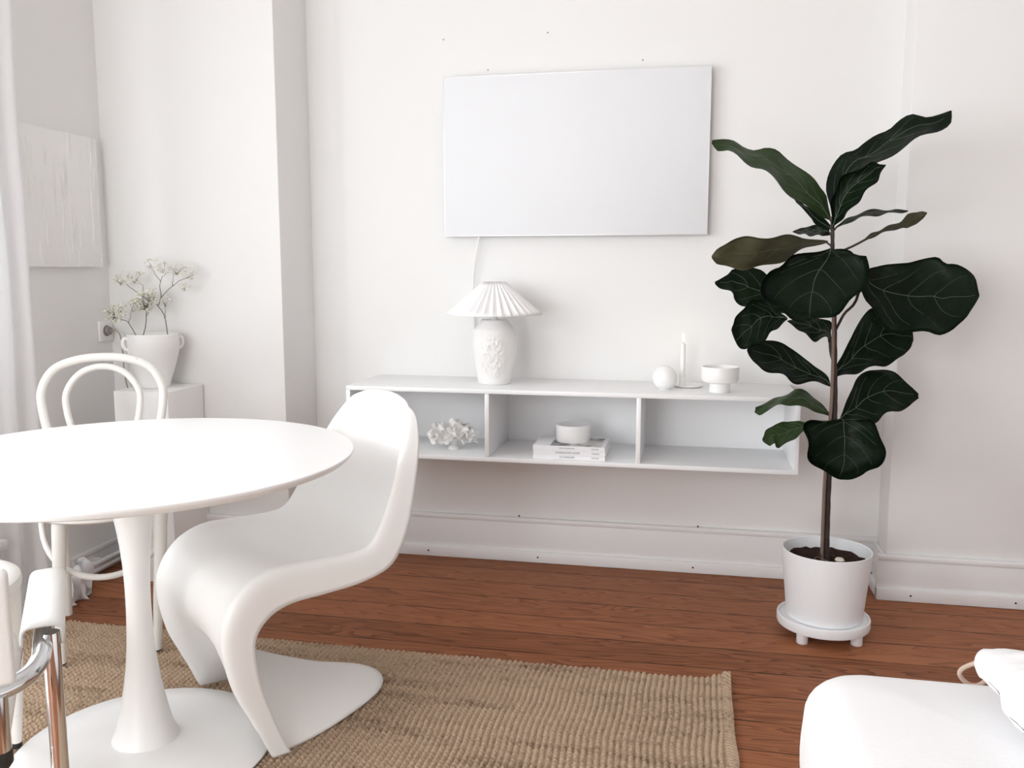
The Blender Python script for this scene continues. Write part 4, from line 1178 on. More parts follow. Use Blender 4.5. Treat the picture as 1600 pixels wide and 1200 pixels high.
LEAVES = [[[[[1.016,-0.52,1.33],[1.017,-0.52,1.329],[1.018,-0.52,1.327]],[[1.006,-0.502,1.372],[1.019,-0.516,1.364],[1.031,-0.54,1.356]],[[0.996,-0.492,1.413],[1.023,-0.515,1.399],[1.047,-0.554,1.383]],[[0.999,-0.485,1.455],[1.033,-0.514,1.433],[1.064,-0.564,1.411]],[[1.014,-0.481,1.493],[1.05,-0.515,1.466],[1.081,-0.574,1.437]],[[1.04,-0.479,1.522],[1.073,-0.516,1.493],[1.101,-0.581,1.461]],[[1.078,-0.478,1.528],[1.105,-0.517,1.506],[1.124,-0.586,1.481]],[[1.105,-0.48,1.551],[1.132,-0.52,1.526],[1.151,-0.59,1.498]],[[1.134,-0.484,1.575],[1.159,-0.523,1.546],[1.178,-0.592,1.514]],[[1.167,-0.49,1.591],[1.189,-0.527,1.562],[1.205,-0.592,1.53]],[[1.194,-0.498,1.614],[1.216,-0.532,1.581],[1.232,-0.591,1.546]],[[1.226,-0.508,1.626],[1.247,-0.537,1.594],[1.262,-0.587,1.558]],[[1.261,-0.521,1.614],[1.279,-0.543,1.593],[1.292,-0.582,1.57]],[[1.292,-0.536,1.619],[1.307,-0.55,1.605],[1.318,-0.575,1.59]],[[1.321,-0.56,1.627],[1.322,-0.56,1.625],[1.323,-0.56,1.624]]],0],[[[[1.01,-0.54,1.306],[1.014,-0.54,1.304],[1.018,-0.54,1.302]],[[1.009,-0.542,1.327],[1.02,-0.538,1.32],[1.027,-0.563,1.312]],[[1.007,-0.546,1.348],[1.025,-0.54,1.336],[1.037,-0.579,1.321]],[[1.004,-0.551,1.369],[1.029,-0.544,1.352],[1.044,-0.594,1.333]],[[1.006,-0.557,1.388],[1.034,-0.549,1.369],[1.051,-0.608,1.344]],[[1.011,-0.564,1.407],[1.041,-0.555,1.384],[1.059,-0.62,1.356]],[[1.016,-0.572,1.426],[1.048,-0.562,1.399],[1.066,-0.631,1.367]],[[1.025,-0.58,1.44],[1.056,-0.57,1.413],[1.074,-0.64,1.379]],[[1.041,-0.589,1.448],[1.069,-0.579,1.422],[1.083,-0.648,1.39]],[[1.056,-0.599,1.456],[1.081,-0.589,1.431],[1.092,-0.654,1.4]],[[1.071,-0.609,1.464],[1.092,-0.6,1.441],[1.101,-0.659,1.411]],[[1.086,-0.62,1.472],[1.103,-0.613,1.451],[1.109,-0.663,1.423]],[[1.1,-0.632,1.478],[1.111,-0.626,1.46],[1.114,-0.665,1.437]],[[1.115,-0.644,1.468],[1.121,-0.641,1.461],[1.122,-0.665,1.45]],[[1.131,-0.66,1.466],[1.131,-0.66,1.465],[1.132,-0.66,1.463]]],0],[[[[1.009,-0.52,1.327],[1.007,-0.52,1.323],[1.005,-0.52,1.319]],[[1.004,-0.504,1.361],[0.989,-0.522,1.346],[0.974,-0.542,1.33]],[[0.997,-0.497,1.396],[0.972,-0.524,1.371],[0.946,-0.558,1.346]],[[0.974,-0.492,1.42],[0.947,-0.528,1.392],[0.92,-0.571,1.365]],[[0.952,-0.489,1.447],[0.923,-0.532,1.415],[0.894,-0.582,1.383]],[[0.929,-0.489,1.472],[0.899,-0.536,1.438],[0.869,-0.591,1.403]],[[0.902,-0.491,1.495],[0.874,-0.54,1.459],[0.845,-0.599,1.423]],[[0.873,-0.495,1.515],[0.847,-0.545,1.479],[0.821,-0.605,1.443]],[[0.843,-0.501,1.532],[0.82,-0.55,1.498],[0.797,-0.609,1.463]],[[0.811,-0.509,1.535],[0.79,-0.556,1.505],[0.769,-0.611,1.475]],[[0.777,-0.519,1.532],[0.763,-0.562,1.513],[0.747,-0.612,1.493]],[[0.746,-0.532,1.546],[0.735,-0.568,1.528],[0.723,-0.611,1.509]],[[0.716,-0.547,1.561],[0.705,-0.574,1.541],[0.695,-0.608,1.521]],[[0.682,-0.564,1.563],[0.673,-0.582,1.542],[0.665,-0.602,1.522]],[[0.648,-0.59,1.558],[0.647,-0.59,1.553],[0.646,-0.59,1.548]]],1],[[[[1.014,-0.49,1.305],[1.013,-0.49,1.299],[1.013,-0.49,1.293]],[[1.008,-0.484,1.313],[1.005,-0.488,1.302],[1.002,-0.491,1.29]],[[1.001,-0.48,1.321],[0.996,-0.486,1.308],[0.992,-0.491,1.294]],[[0.993,-0.476,1.328],[0.987,-0.484,1.314],[0.982,-0.491,1.301]],[[0.985,-0.473,1.334],[0.978,-0.481,1.32],[0.972,-0.49,1.307]],[[0.977,-0.47,1.34],[0.97,-0.479,1.327],[0.963,-0.489,1.314]],[[0.968,-0.467,1.347],[0.962,-0.477,1.335],[0.957,-0.487,1.324]],[[0.96,-0.465,1.353],[0.955,-0.475,1.344],[0.95,-0.485,1.334]],[[0.952,-0.463,1.36],[0.948,-0.473,1.352],[0.944,-0.483,1.344]],[[0.943,-0.461,1.366],[0.939,-0.471,1.36],[0.936,-0.48,1.353]],[[0.935,-0.46,1.373],[0.931,-0.469,1.367],[0.927,-0.477,1.361]],[[0.927,-0.459,1.38],[0.922,-0.466,1.374],[0.918,-0.474,1.369]],[[0.919,-0.459,1.387],[0.915,-0.464,1.383],[0.911,-0.47,1.378]],[[0.911,-0.459,1.395],[0.909,-0.462,1.392],[0.906,-0.466,1.389]],[[0.904,-0.46,1.403],[0.903,-0.46,1.402],[0.902,-0.46,1.401]]],0],[[[[1.006,-0.52,1.296],[1.007,-0.52,1.284],[1.007,-0.52,1.273]],[[0.999,-0.516,1.298],[0.999,-0.523,1.285],[0.997,-0.537,1.272]],[[0.991,-0.516,1.299],[0.991,-0.527,1.286],[0.988,-0.55,1.272]],[[0.984,-0.518,1.301],[0.982,-0.532,1.286],[0.979,-0.561,1.271]],[[0.975,-0.52,1.302],[0.974,-0.537,1.287],[0.97,-0.571,1.271]],[[0.967,-0.524,1.304],[0.965,-0.543,1.288],[0.961,-0.58,1.271]],[[0.959,-0.529,1.303],[0.957,-0.549,1.287],[0.953,-0.588,1.271]],[[0.95,-0.535,1.301],[0.949,-0.555,1.287],[0.944,-0.595,1.271]],[[0.942,-0.542,1.3],[0.94,-0.562,1.286],[0.936,-0.601,1.271]],[[0.933,-0.55,1.298],[0.932,-0.569,1.285],[0.928,-0.606,1.272]],[[0.925,-0.559,1.295],[0.923,-0.576,1.284],[0.92,-0.61,1.273]],[[0.916,-0.569,1.292],[0.915,-0.584,1.284],[0.912,-0.612,1.274]],[[0.908,-0.58,1.29],[0.907,-0.592,1.283],[0.905,-0.614,1.276]],[[0.899,-0.593,1.287],[0.899,-0.6,1.282],[0.897,-0.614,1.278]],[[0.89,-0.61,1.283],[0.89,-0.61,1.281],[0.89,-0.61,1.28]]],0],[[[[1.025,-0.52,1.3],[1.025,-0.52,1.297],[1.025,-0.52,1.294]],[[1.036,-0.53,1.308],[1.039,-0.516,1.305],[1.042,-0.502,1.302]],[[1.048,-0.534,1.317],[1.053,-0.511,1.313],[1.057,-0.489,1.309]],[[1.061,-0.536,1.325],[1.067,-0.507,1.321],[1.073,-0.478,1.317]],[[1.074,-0.537,1.332],[1.081,-0.503,1.328],[1.089,-0.469,1.323]],[[1.088,-0.536,1.339],[1.097,-0.499,1.333],[1.105,-0.461,1.328]],[[1.103,-0.534,1.343],[1.112,-0.494,1.337],[1.121,-0.455,1.331]],[[1.119,-0.53,1.345],[1.128,-0.49,1.34],[1.137,-0.45,1.335]],[[1.136,-0.525,1.348],[1.145,-0.486,1.343],[1.154,-0.446,1.337]],[[1.152,-0.519,1.35],[1.161,-0.481,1.345],[1.169,-0.444,1.339]],[[1.169,-0.511,1.349],[1.177,-0.477,1.345],[1.185,-0.443,1.341]],[[1.187,-0.502,1.349],[1.193,-0.473,1.346],[1.2,-0.444,1.342]],[[1.204,-0.491,1.349],[1.21,-0.469,1.346],[1.215,-0.446,1.343]],[[1.223,-0.478,1.349],[1.226,-0.464,1.346],[1.23,-0.45,1.343]],[[1.242,-0.46,1.349],[1.242,-0.46,1.348],[1.243,-0.46,1.347]]],0],[[[[1.103,-0.55,1.259],[1.103,-0.55,1.257],[1.103,-0.55,1.256]],[[1.111,-0.562,1.268],[1.114,-0.551,1.265],[1.118,-0.541,1.261]],[[1.12,-0.57,1.278],[1.126,-0.553,1.272],[1.132,-0.536,1.267]],[[1.132,-0.576,1.283],[1.139,-0.554,1.278],[1.146,-0.533,1.273]],[[1.144,-0.581,1.288],[1.151,-0.556,1.283],[1.159,-0.53,1.278]],[[1.156,-0.585,1.293],[1.164,-0.557,1.288],[1.173,-0.529,1.283]],[[1.168,-0.588,1.297],[1.177,-0.559,1.293],[1.186,-0.529,1.288]],[[1.181,-0.59,1.302],[1.19,-0.56,1.297],[1.199,-0.53,1.292]],[[1.192,-0.591,1.309],[1.202,-0.561,1.302],[1.213,-0.532,1.294]],[[1.201,-0.591,1.319],[1.214,-0.563,1.305],[1.226,-0.535,1.29]],[[1.212,-0.59,1.328],[1.224,-0.564,1.312],[1.237,-0.539,1.296]],[[1.225,-0.587,1.332],[1.236,-0.566,1.318],[1.247,-0.544,1.304]],[[1.239,-0.584,1.335],[1.248,-0.567,1.324],[1.256,-0.55,1.313]],[[1.254,-0.579,1.339],[1.259,-0.569,1.33],[1.265,-0.558,1.321]],[[1.269,-0.57,1.336],[1.27,-0.57,1.334],[1.27,-0.57,1.332]]],2],[[[[1.003,-0.52,1.257],[1.003,-0.52,1.254],[1.003,-0.52,1.251]],[[0.974,-0.547,1.26],[0.977,-0.526,1.253],[0.98,-0.501,1.246]],[[0.946,-0.563,1.264],[0.951,-0.53,1.251],[0.957,-0.491,1.238]],[[0.919,-0.577,1.265],[0.926,-0.534,1.247],[0.934,-0.483,1.228]],[[0.893,-0.587,1.267],[0.901,-0.537,1.242],[0.91,-0.478,1.216]],[[0.867,-0.596,1.268],[0.876,-0.54,1.237],[0.887,-0.475,1.204]],[[0.841,-0.602,1.268],[0.851,-0.543,1.232],[0.863,-0.474,1.193]],[[0.815,-0.605,1.268],[0.826,-0.545,1.226],[0.838,-0.475,1.183]],[[0.79,-0.606,1.266],[0.8,-0.547,1.222],[0.811,-0.478,1.176]],[[0.764,-0.604,1.265],[0.774,-0.549,1.219],[0.784,-0.484,1.172]],[[0.739,-0.6,1.262],[0.748,-0.55,1.218],[0.757,-0.491,1.172]],[[0.714,-0.594,1.258],[0.721,-0.551,1.218],[0.729,-0.5,1.177]],[[0.692,-0.585,1.247],[0.697,-0.551,1.215],[0.702,-0.512,1.181]],[[0.671,-0.572,1.232],[0.673,-0.551,1.209],[0.674,-0.527,1.185]],[[0.656,-0.55,1.211],[0.657,-0.55,1.208],[0.657,-0.55,1.205]]],2],[[[[1.008,-0.54,1.233],[1.01,-0.54,1.232],[1.012,-0.54,1.231]],[[0.975,-0.567,1.226],[1.009,-0.542,1.227],[1.037,-0.563,1.228]],[[0.943,-0.588,1.218],[1.007,-0.549,1.219],[1.06,-0.582,1.22]],[[0.912,-0.607,1.208],[1.002,-0.557,1.208],[1.078,-0.6,1.207]],[[0.881,-0.625,1.198],[1.0,-0.566,1.206],[1.102,-0.617,1.212]],[[0.852,-0.641,1.185],[0.989,-0.576,1.187],[1.106,-0.632,1.187]],[[0.824,-0.656,1.171],[0.972,-0.588,1.165],[1.1,-0.647,1.159]],[[0.808,-0.67,1.145],[0.959,-0.6,1.137],[1.092,-0.66,1.131]],[[0.805,-0.682,1.115],[0.953,-0.613,1.108],[1.083,-0.672,1.104]],[[0.813,-0.693,1.087],[0.947,-0.628,1.083],[1.065,-0.684,1.082]],[[0.83,-0.702,1.062],[0.944,-0.643,1.061],[1.042,-0.694,1.065]],[[0.853,-0.71,1.043],[0.942,-0.66,1.045],[1.018,-0.703,1.051]],[[0.879,-0.717,1.029],[0.94,-0.678,1.033],[0.992,-0.711,1.039]],[[0.907,-0.721,1.022],[0.939,-0.697,1.026],[0.965,-0.718,1.031]],[[0.937,-0.72,1.026],[0.937,-0.72,1.026],[0.938,-0.72,1.026]]],0],[[[[1.093,-0.56,1.152],[1.094,-0.56,1.147],[1.094,-0.56,1.141]],[[1.119,-0.545,1.17],[1.11,-0.556,1.138],[1.097,-0.591,1.106]],[[1.148,-0.538,1.178],[1.13,-0.555,1.124],[1.104,-0.61,1.072]],[[1.177,-0.533,1.185],[1.155,-0.554,1.113],[1.123,-0.626,1.044]],[[1.207,-0.529,1.188],[1.181,-0.555,1.101],[1.143,-0.639,1.018]],[[1.236,-0.528,1.19],[1.21,-0.556,1.092],[1.17,-0.649,0.999]],[[1.264,-0.528,1.197],[1.239,-0.557,1.09],[1.2,-0.656,0.989]],[[1.291,-0.53,1.204],[1.269,-0.56,1.091],[1.232,-0.66,0.984]],[[1.317,-0.534,1.206],[1.299,-0.563,1.091],[1.264,-0.661,0.983]],[[1.338,-0.539,1.187],[1.326,-0.567,1.081],[1.297,-0.66,0.981]],[[1.365,-0.546,1.185],[1.351,-0.572,1.089],[1.321,-0.656,0.998]],[[1.388,-0.556,1.173],[1.376,-0.577,1.092],[1.35,-0.649,1.015]],[[1.406,-0.566,1.153],[1.398,-0.583,1.091],[1.379,-0.639,1.032]],[[1.415,-0.58,1.126],[1.411,-0.59,1.093],[1.4,-0.625,1.061]],[[1.418,-0.6,1.097],[1.418,-0.6,1.095],[1.418,-0.6,1.092]]],0],[[[[0.915,-0.49,1.036],[0.913,-0.49,1.031],[0.911,-0.49,1.027]],[[0.905,-0.471,1.056],[0.899,-0.482,1.043],[0.892,-0.496,1.03]],[[0.895,-0.459,1.077],[0.884,-0.476,1.054],[0.873,-0.498,1.032]],[[0.884,-0.45,1.098],[0.869,-0.471,1.067],[0.854,-0.5,1.036]],[[0.873,-0.442,1.119],[0.855,-0.467,1.08],[0.835,-0.501,1.041]],[[0.858,-0.436,1.137],[0.838,-0.464,1.092],[0.817,-0.501,1.047]],[[0.839,-0.432,1.151],[0.819,-0.462,1.099],[0.798,-0.501,1.049]],[[0.819,-0.43,1.165],[0.799,-0.46,1.107],[0.779,-0.5,1.051]],[[0.796,-0.429,1.171],[0.778,-0.459,1.112],[0.76,-0.498,1.055]],[[0.772,-0.431,1.177],[0.759,-0.459,1.121],[0.744,-0.496,1.066]],[[0.749,-0.434,1.176],[0.74,-0.459,1.127],[0.732,-0.493,1.08]],[[0.725,-0.438,1.172],[0.723,-0.46,1.134],[0.722,-0.489,1.097]],[[0.712,-0.445,1.154],[0.708,-0.462,1.128],[0.704,-0.484,1.103]],[[0.692,-0.454,1.142],[0.689,-0.464,1.126],[0.686,-0.478,1.11]],[[0.671,-0.47,1.131],[0.671,-0.47,1.127],[0.671,-0.47,1.123]]],0],[[[[0.888,-0.57,1.023],[0.888,-0.57,1.02],[0.888,-0.57,1.017]],[[0.872,-0.565,1.035],[0.875,-0.569,1.022],[0.876,-0.593,1.01]],[[0.855,-0.565,1.047],[0.861,-0.57,1.023],[0.864,-0.609,1.002]],[[0.839,-0.566,1.06],[0.848,-0.573,1.026],[0.853,-0.623,0.994]],[[0.823,-0.568,1.074],[0.836,-0.576,1.027],[0.843,-0.635,0.985]],[[0.803,-0.571,1.076],[0.821,-0.58,1.024],[0.834,-0.645,0.975]],[[0.782,-0.575,1.078],[0.806,-0.585,1.02],[0.825,-0.653,0.966]],[[0.768,-0.58,1.071],[0.794,-0.59,1.012],[0.814,-0.66,0.958]],[[0.76,-0.586,1.052],[0.784,-0.596,0.998],[0.804,-0.665,0.95]],[[0.747,-0.594,1.037],[0.772,-0.603,0.987],[0.793,-0.668,0.942]],[[0.733,-0.602,1.022],[0.758,-0.61,0.978],[0.781,-0.669,0.937]],[[0.724,-0.611,1.004],[0.748,-0.618,0.967],[0.769,-0.669,0.933]],[[0.717,-0.622,0.986],[0.738,-0.627,0.958],[0.756,-0.666,0.934]],[[0.726,-0.634,0.968],[0.735,-0.637,0.952],[0.744,-0.662,0.937]],[[0.734,-0.65,0.95],[0.735,-0.65,0.948],[0.736,-0.65,0.946]]],0],[[[[1.031,-0.5,0.931],[1.03,-0.5,0.928],[1.03,-0.5,0.925]],[[1.034,-0.481,0.945],[1.03,-0.492,0.941],[1.025,-0.502,0.938]],[[1.036,-0.468,0.96],[1.028,-0.484,0.955],[1.021,-0.501,0.95]],[[1.037,-0.456,0.975],[1.026,-0.478,0.966],[1.016,-0.499,0.958]],[[1.038,-0.446,0.99],[1.021,-0.472,0.972],[1.004,-0.497,0.954]],[[1.034,-0.438,1.002],[1.014,-0.466,0.976],[0.993,-0.494,0.95]],[[1.021,-0.431,1.008],[1.001,-0.46,0.977],[0.982,-0.49,0.946]],[[1.008,-0.425,1.014],[0.99,-0.455,0.983],[0.972,-0.485,0.952]],[[0.994,-0.421,1.017],[0.978,-0.45,0.988],[0.962,-0.48,0.959]],[[0.979,-0.418,1.016],[0.966,-0.446,0.991],[0.953,-0.474,0.967]],[[0.964,-0.416,1.016],[0.954,-0.442,0.995],[0.943,-0.467,0.974]],[[0.949,-0.416,1.015],[0.941,-0.438,0.998],[0.934,-0.459,0.981]],[[0.934,-0.418,1.012],[0.929,-0.434,1.0],[0.924,-0.451,0.988]],[[0.919,-0.421,1.009],[0.916,-0.432,1.002],[0.914,-0.442,0.995]],[[0.903,-0.43,1.006],[0.904,-0.43,1.004],[0.905,-0.43,1.002]]],0],[[[[1.03,-0.52,0.814],[1.03,-0.52,0.81],[1.03,-0.52,0.806]],[[1.024,-0.51,0.835],[1.017,-0.517,0.824],[1.007,-0.545,0.816]],[[1.009,-0.506,0.85],[0.999,-0.517,0.834],[0.984,-0.562,0.823]],[[0.991,-0.504,0.863],[0.979,-0.518,0.841],[0.962,-0.576,0.825]],[[0.973,-0.503,0.877],[0.96,-0.52,0.848],[0.94,-0.588,0.826]],[[0.955,-0.504,0.89],[0.94,-0.523,0.854],[0.919,-0.597,0.826]],[[0.937,-0.506,0.903],[0.921,-0.526,0.865],[0.899,-0.605,0.833]],[[0.918,-0.51,0.917],[0.903,-0.53,0.877],[0.881,-0.61,0.845]],[[0.899,-0.515,0.93],[0.883,-0.535,0.887],[0.862,-0.613,0.852]],[[0.88,-0.521,0.942],[0.863,-0.54,0.897],[0.842,-0.614,0.858]],[[0.859,-0.529,0.948],[0.843,-0.546,0.905],[0.824,-0.613,0.867]],[[0.836,-0.538,0.948],[0.822,-0.553,0.91],[0.806,-0.61,0.877]],[[0.814,-0.549,0.946],[0.802,-0.56,0.915],[0.788,-0.605,0.887]],[[0.793,-0.562,0.938],[0.786,-0.569,0.919],[0.777,-0.597,0.903]],[[0.772,-0.58,0.929],[0.772,-0.58,0.925],[0.771,-0.58,0.921]]],0],[[[[1.043,-0.51,0.842],[1.043,-0.51,0.838],[1.044,-0.51,0.834]],[[1.05,-0.486,0.869],[1.056,-0.5,0.855],[1.06,-0.521,0.841]],[[1.067,-0.471,0.894],[1.074,-0.493,0.87],[1.078,-0.527,0.847]],[[1.082,-0.458,0.921],[1.09,-0.487,0.886],[1.096,-0.53,0.853]],[[1.093,-0.448,0.949],[1.105,-0.482,0.903],[1.114,-0.532,0.859]],[[1.105,-0.44,0.977],[1.121,-0.477,0.919],[1.132,-0.533,0.865]],[[1.12,-0.434,1.003],[1.138,-0.473,0.934],[1.151,-0.532,0.869]],[[1.138,-0.43,1.028],[1.156,-0.47,0.948],[1.17,-0.53,0.873]],[[1.158,-0.428,1.047],[1.176,-0.467,0.961],[1.188,-0.526,0.878]],[[1.187,-0.429,1.053],[1.198,-0.466,0.968],[1.206,-0.521,0.887]],[[1.213,-0.431,1.047],[1.22,-0.465,0.97],[1.223,-0.515,0.896]],[[1.237,-0.435,1.03],[1.241,-0.464,0.966],[1.242,-0.507,0.904]],[[1.257,-0.442,1.01],[1.258,-0.465,0.964],[1.256,-0.498,0.918]],[[1.275,-0.452,0.988],[1.272,-0.466,0.961],[1.268,-0.487,0.935]],[[1.276,-0.47,0.959],[1.276,-0.47,0.956],[1.277,-0.47,0.953]]],0],[[[[1.032,-0.52,0.721],[1.032,-0.52,0.717],[1.032,-0.52,0.713]],[[1.02,-0.512,0.735],[1.016,-0.53,0.728],[1.013,-0.54,0.721]],[[1.008,-0.511,0.749],[1.0,-0.538,0.739],[0.994,-0.555,0.728]],[[0.995,-0.511,0.763],[0.984,-0.546,0.75],[0.976,-0.568,0.735]],[[0.98,-0.512,0.776],[0.968,-0.554,0.76],[0.958,-0.579,0.743]],[[0.964,-0.515,0.785],[0.951,-0.561,0.769],[0.941,-0.589,0.75]],[[0.945,-0.519,0.792],[0.933,-0.568,0.775],[0.924,-0.598,0.756]],[[0.927,-0.525,0.793],[0.915,-0.575,0.776],[0.906,-0.605,0.757]],[[0.909,-0.532,0.787],[0.898,-0.581,0.774],[0.889,-0.611,0.758]],[[0.891,-0.541,0.78],[0.88,-0.587,0.77],[0.872,-0.615,0.758]],[[0.873,-0.551,0.773],[0.864,-0.593,0.763],[0.856,-0.618,0.75]],[[0.856,-0.562,0.765],[0.848,-0.598,0.755],[0.841,-0.619,0.743]],[[0.838,-0.575,0.758],[0.832,-0.603,0.747],[0.826,-0.619,0.734]],[[0.82,-0.59,0.752],[0.816,-0.607,0.739],[0.812,-0.618,0.724]],[[0.801,-0.61,0.748],[0.8,-0.61,0.74],[0.798,-0.61,0.732]]],1],[[[[1.065,-0.52,0.71],[1.066,-0.52,0.707],[1.067,-0.52,0.704]],[[1.076,-0.497,0.731],[1.08,-0.511,0.717],[1.082,-0.535,0.704]],[[1.086,-0.482,0.754],[1.094,-0.505,0.726],[1.098,-0.544,0.702]],[[1.097,-0.47,0.777],[1.108,-0.499,0.736],[1.115,-0.549,0.699]],[[1.108,-0.461,0.8],[1.122,-0.495,0.746],[1.132,-0.554,0.696]],[[1.118,-0.454,0.824],[1.136,-0.491,0.76],[1.148,-0.556,0.702]],[[1.134,-0.448,0.841],[1.152,-0.487,0.772],[1.164,-0.556,0.709]],[[1.156,-0.445,0.853],[1.171,-0.485,0.783],[1.178,-0.555,0.72]],[[1.181,-0.444,0.855],[1.19,-0.483,0.789],[1.193,-0.552,0.729]],[[1.206,-0.445,0.854],[1.211,-0.482,0.791],[1.211,-0.547,0.734]],[[1.229,-0.448,0.847],[1.231,-0.482,0.791],[1.228,-0.541,0.74]],[[1.248,-0.453,0.835],[1.25,-0.482,0.789],[1.246,-0.532,0.746]],[[1.266,-0.461,0.819],[1.267,-0.483,0.785],[1.264,-0.522,0.753]],[[1.282,-0.471,0.803],[1.282,-0.485,0.782],[1.28,-0.51,0.763]],[[1.296,-0.49,0.787],[1.296,-0.49,0.78],[1.297,-0.49,0.773]]],0],[[[[0.977,-0.54,0.692],[0.977,-0.54,0.688],[0.977,-0.54,0.684]],[[0.965,-0.533,0.692],[0.966,-0.54,0.684],[0.965,-0.554,0.678]],[[0.953,-0.53,0.693],[0.954,-0.542,0.681],[0.953,-0.564,0.67]],[[0.941,-0.529,0.695],[0.942,-0.544,0.678],[0.941,-0.572,0.663]],[[0.929,-0.529,0.694],[0.93,-0.546,0.673],[0.93,-0.58,0.656]],[[0.916,-0.53,0.694],[0.918,-0.549,0.669],[0.919,-0.586,0.648]],[[0.904,-0.532,0.693],[0.907,-0.552,0.664],[0.908,-0.591,0.64]],[[0.891,-0.535,0.693],[0.895,-0.555,0.66],[0.896,-0.595,0.632]],[[0.879,-0.539,0.689],[0.882,-0.559,0.655],[0.884,-0.598,0.626]],[[0.867,-0.544,0.684],[0.871,-0.563,0.651],[0.873,-0.6,0.622]],[[0.856,-0.55,0.678],[0.862,-0.567,0.655],[0.867,-0.601,0.635]],[[0.844,-0.558,0.673],[0.853,-0.572,0.652],[0.86,-0.601,0.634]],[[0.836,-0.566,0.665],[0.844,-0.577,0.643],[0.85,-0.6,0.624]],[[0.831,-0.576,0.654],[0.835,-0.583,0.642],[0.839,-0.597,0.63]],[[0.826,-0.59,0.645],[0.827,-0.59,0.641],[0.828,-0.59,0.637]]],1],[[[[1.06,-0.56,0.71],[1.064,-0.56,0.711],[1.068,-0.56,0.711]],[[1.035,-0.584,0.713],[1.066,-0.556,0.71],[1.089,-0.584,0.715]],[[1.01,-0.601,0.714],[1.068,-0.556,0.708],[1.11,-0.601,0.715]],[[0.986,-0.615,0.715],[1.069,-0.558,0.705],[1.132,-0.615,0.713]],[[0.965,-0.628,0.71],[1.069,-0.56,0.693],[1.149,-0.628,0.7]],[[0.947,-0.639,0.697],[1.069,-0.564,0.677],[1.164,-0.639,0.684]],[[0.944,-0.648,0.676],[1.072,-0.569,0.655],[1.172,-0.648,0.662]],[[0.945,-0.655,0.655],[1.073,-0.575,0.631],[1.173,-0.655,0.638]],[[0.95,-0.661,0.634],[1.071,-0.582,0.609],[1.164,-0.661,0.615]],[[0.958,-0.664,0.613],[1.07,-0.59,0.587],[1.155,-0.664,0.591]],[[0.971,-0.666,0.596],[1.067,-0.599,0.57],[1.138,-0.666,0.573]],[[0.985,-0.667,0.578],[1.062,-0.609,0.556],[1.119,-0.667,0.558]],[[1.001,-0.665,0.563],[1.056,-0.62,0.548],[1.096,-0.665,0.553]],[[1.021,-0.661,0.554],[1.052,-0.633,0.544],[1.073,-0.661,0.547]],[[1.043,-0.65,0.543],[1.047,-0.65,0.542],[1.05,-0.65,0.541]]],0]]
PT = Vector((PTX, PTY, 0))
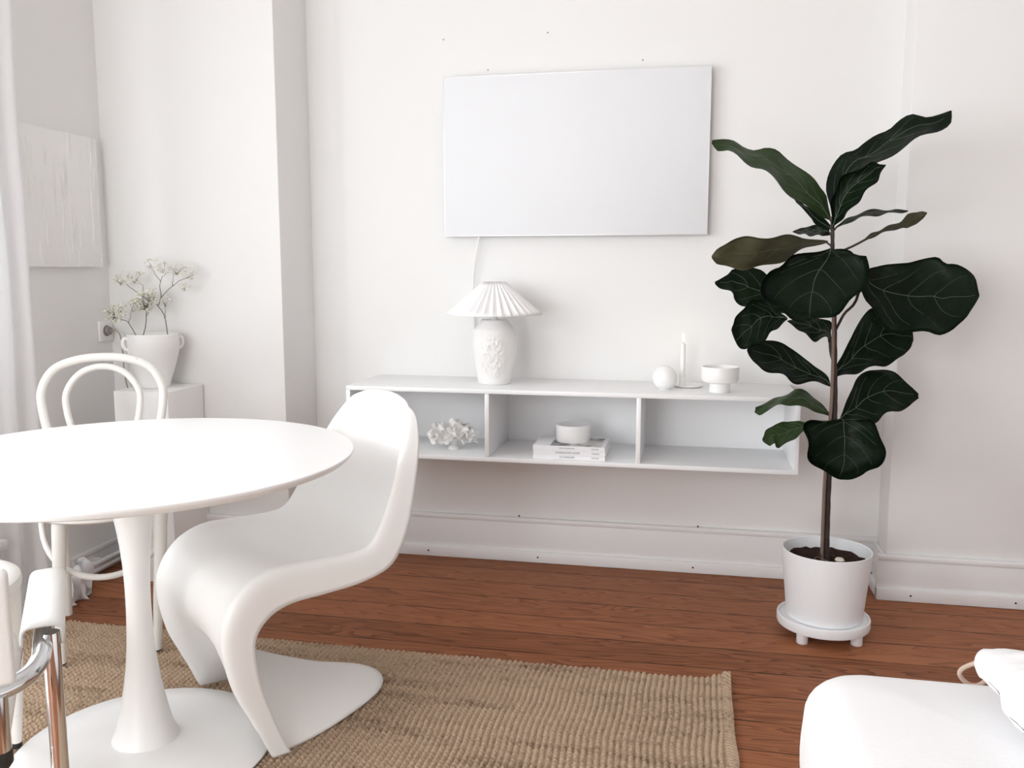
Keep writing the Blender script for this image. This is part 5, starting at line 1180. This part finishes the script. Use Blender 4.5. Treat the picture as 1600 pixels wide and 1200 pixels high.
for li, (rows3, kind) in enumerate(LEAVES):
    nr = 30
    U = spl([r[0] for r in rows3], nr)
    C_ = spl([r[1] for r in rows3], nr)
    D = spl([r[2] for r in rows3], nr)
    nc = 16
    grid = []
    # mean normal for the thickness of the blade
    for i in range(nr):
        row = []
        q = i/(nr-1)
        for j in range(nc+1):
            t = j/nc
            a, b, c = U[i], C_[i], D[i]
            p = a*(2*(t-.5)*(t-1))+b*(4*t*(1-t))+c*(2*t*(t-.5))
            row.append(p)
        grid.append(row)
    def nrm(i, j):
        i0, i1 = max(i-1, 0), min(i+1, nr-1)
        j0, j1 = max(j-1, 0), min(j+1, nc)
        n_ = (grid[i1][j]-grid[i0][j]).cross(grid[i][j1]-grid[i][j0])
        return n_.normalized() if n_.length > 1e-12 else Vector((0, -1, 0))
    mid = nrm(nr//2, nc//2)
    sgn = 1 if mid.y < 0 else -1            # top side looks into the room
    wid = max((U[i]-D[i]).length for i in range(nr))
    surf, back = [], []
    for i in range(nr):
        rs, rb = [], []
        q = i/(nr-1)
        for j in range(nc+1):
            t = j/nc
            n_ = nrm(i, j)*sgn
            e = abs(t-.5)*2
            ruf = .05*wid*e*e*sin(q*17+li*1.7+(2 if t > .5 else 0))*min(1, 4*q, 4*(1-q))
            pil = .018*wid*sin(q*22+e*3)*(1-e)*min(1, 5*q*(1-q)*2)
            p = grid[i][j]+n_*(ruf+pil)
            rs.append(p+n_*.0007)
            rb.append(p-n_*.0007)
        surf.append(rs)
        back.append(rb)
    top_m, bot_m = {0: ('leaf', 'leafb'), 1: ('leaf2', 'leafb'), 2: ('leafb', 'leaf')}[kind]
    g = G()
    g.grid(surf)
    g.mi = 1
    g.grid(back, flip=True)
    edge = surf[0]+[r[-1] for r in surf[1:]]+surf[-1][-2::-1]+[r[0] for r in surf[-2:0:-1]]
    edgeb = back[0]+[r[-1] for r in back[1:]]+back[-1][-2::-1]+[r[0] for r in back[-2:0:-1]]
    ne = len(edge)
    g.mi = 0
    g.add(edge+edgeb, [(i, (i+1) % ne, ne+(i+1) % ne, ne+i) for i in range(ne)])
    # pale midrib and curved side veins standing slightly proud of both faces
    g.mi = 2
    jm = nc//2
    vr = .0011 if wid > .08 else .0008
    def at(s_, i, j):
        i = max(0, min(nr-1, i))
        j = max(0, min(nc, j))
        i0, j0 = int(i), int(j)
        i1, j1 = min(i0+1, nr-1), min(j0+1, nc)
        fi, fj = i-i0, j-j0
        return (s_[i0][j0]*(1-fi)+s_[i1][j0]*fi)*(1-fj)+(s_[i0][j1]*(1-fi)+s_[i1][j1]*fi)*fj
    g.tube([at(surf, i, jm) for i in range(0, nr-2)], [vr*(1.25-.8*i/nr) for i in range(nr-2)], 6)
    if wid > .05:
        for k in range(4):
            i0 = 2+k*(nr-10)/4
            for sd in (-1, 1):
                P = []
                for s_ in range(9):
                    w_ = s_/8
                    P.append(at(surf, i0+(nr*.20)*w_**1.35*(1.1 if k else 1.5), jm+sd*nc*.40*w_))
                g.tube(P, [vr*.62*(1-.55*s_/8) for s_ in range(9)], 5)
    # short stalk to the stem
    b0 = Vector(rows3[0][1])
    g.mi = 3
    zs = max(.6, min(1.318, b0.z-.012))
    best = min(spl(st_, 120), key=lambda p: (p-Vector((b0.x, b0.y, zs))).length)
    if (best-b0).length < .075:
        g.tube(spl([best, best*.5+b0*.5+Vector((0, 0, -.003)), b0+(Vector(rows3[1][1])-b0)*.2], 8), [.0035, .0033, .0031, .003, .0028, .0026, .0024, .002], 8)
    obj('leaf', g, [M[top_m], M[bot_m], M['vein'], M['bark']], fig, off, angle=180)
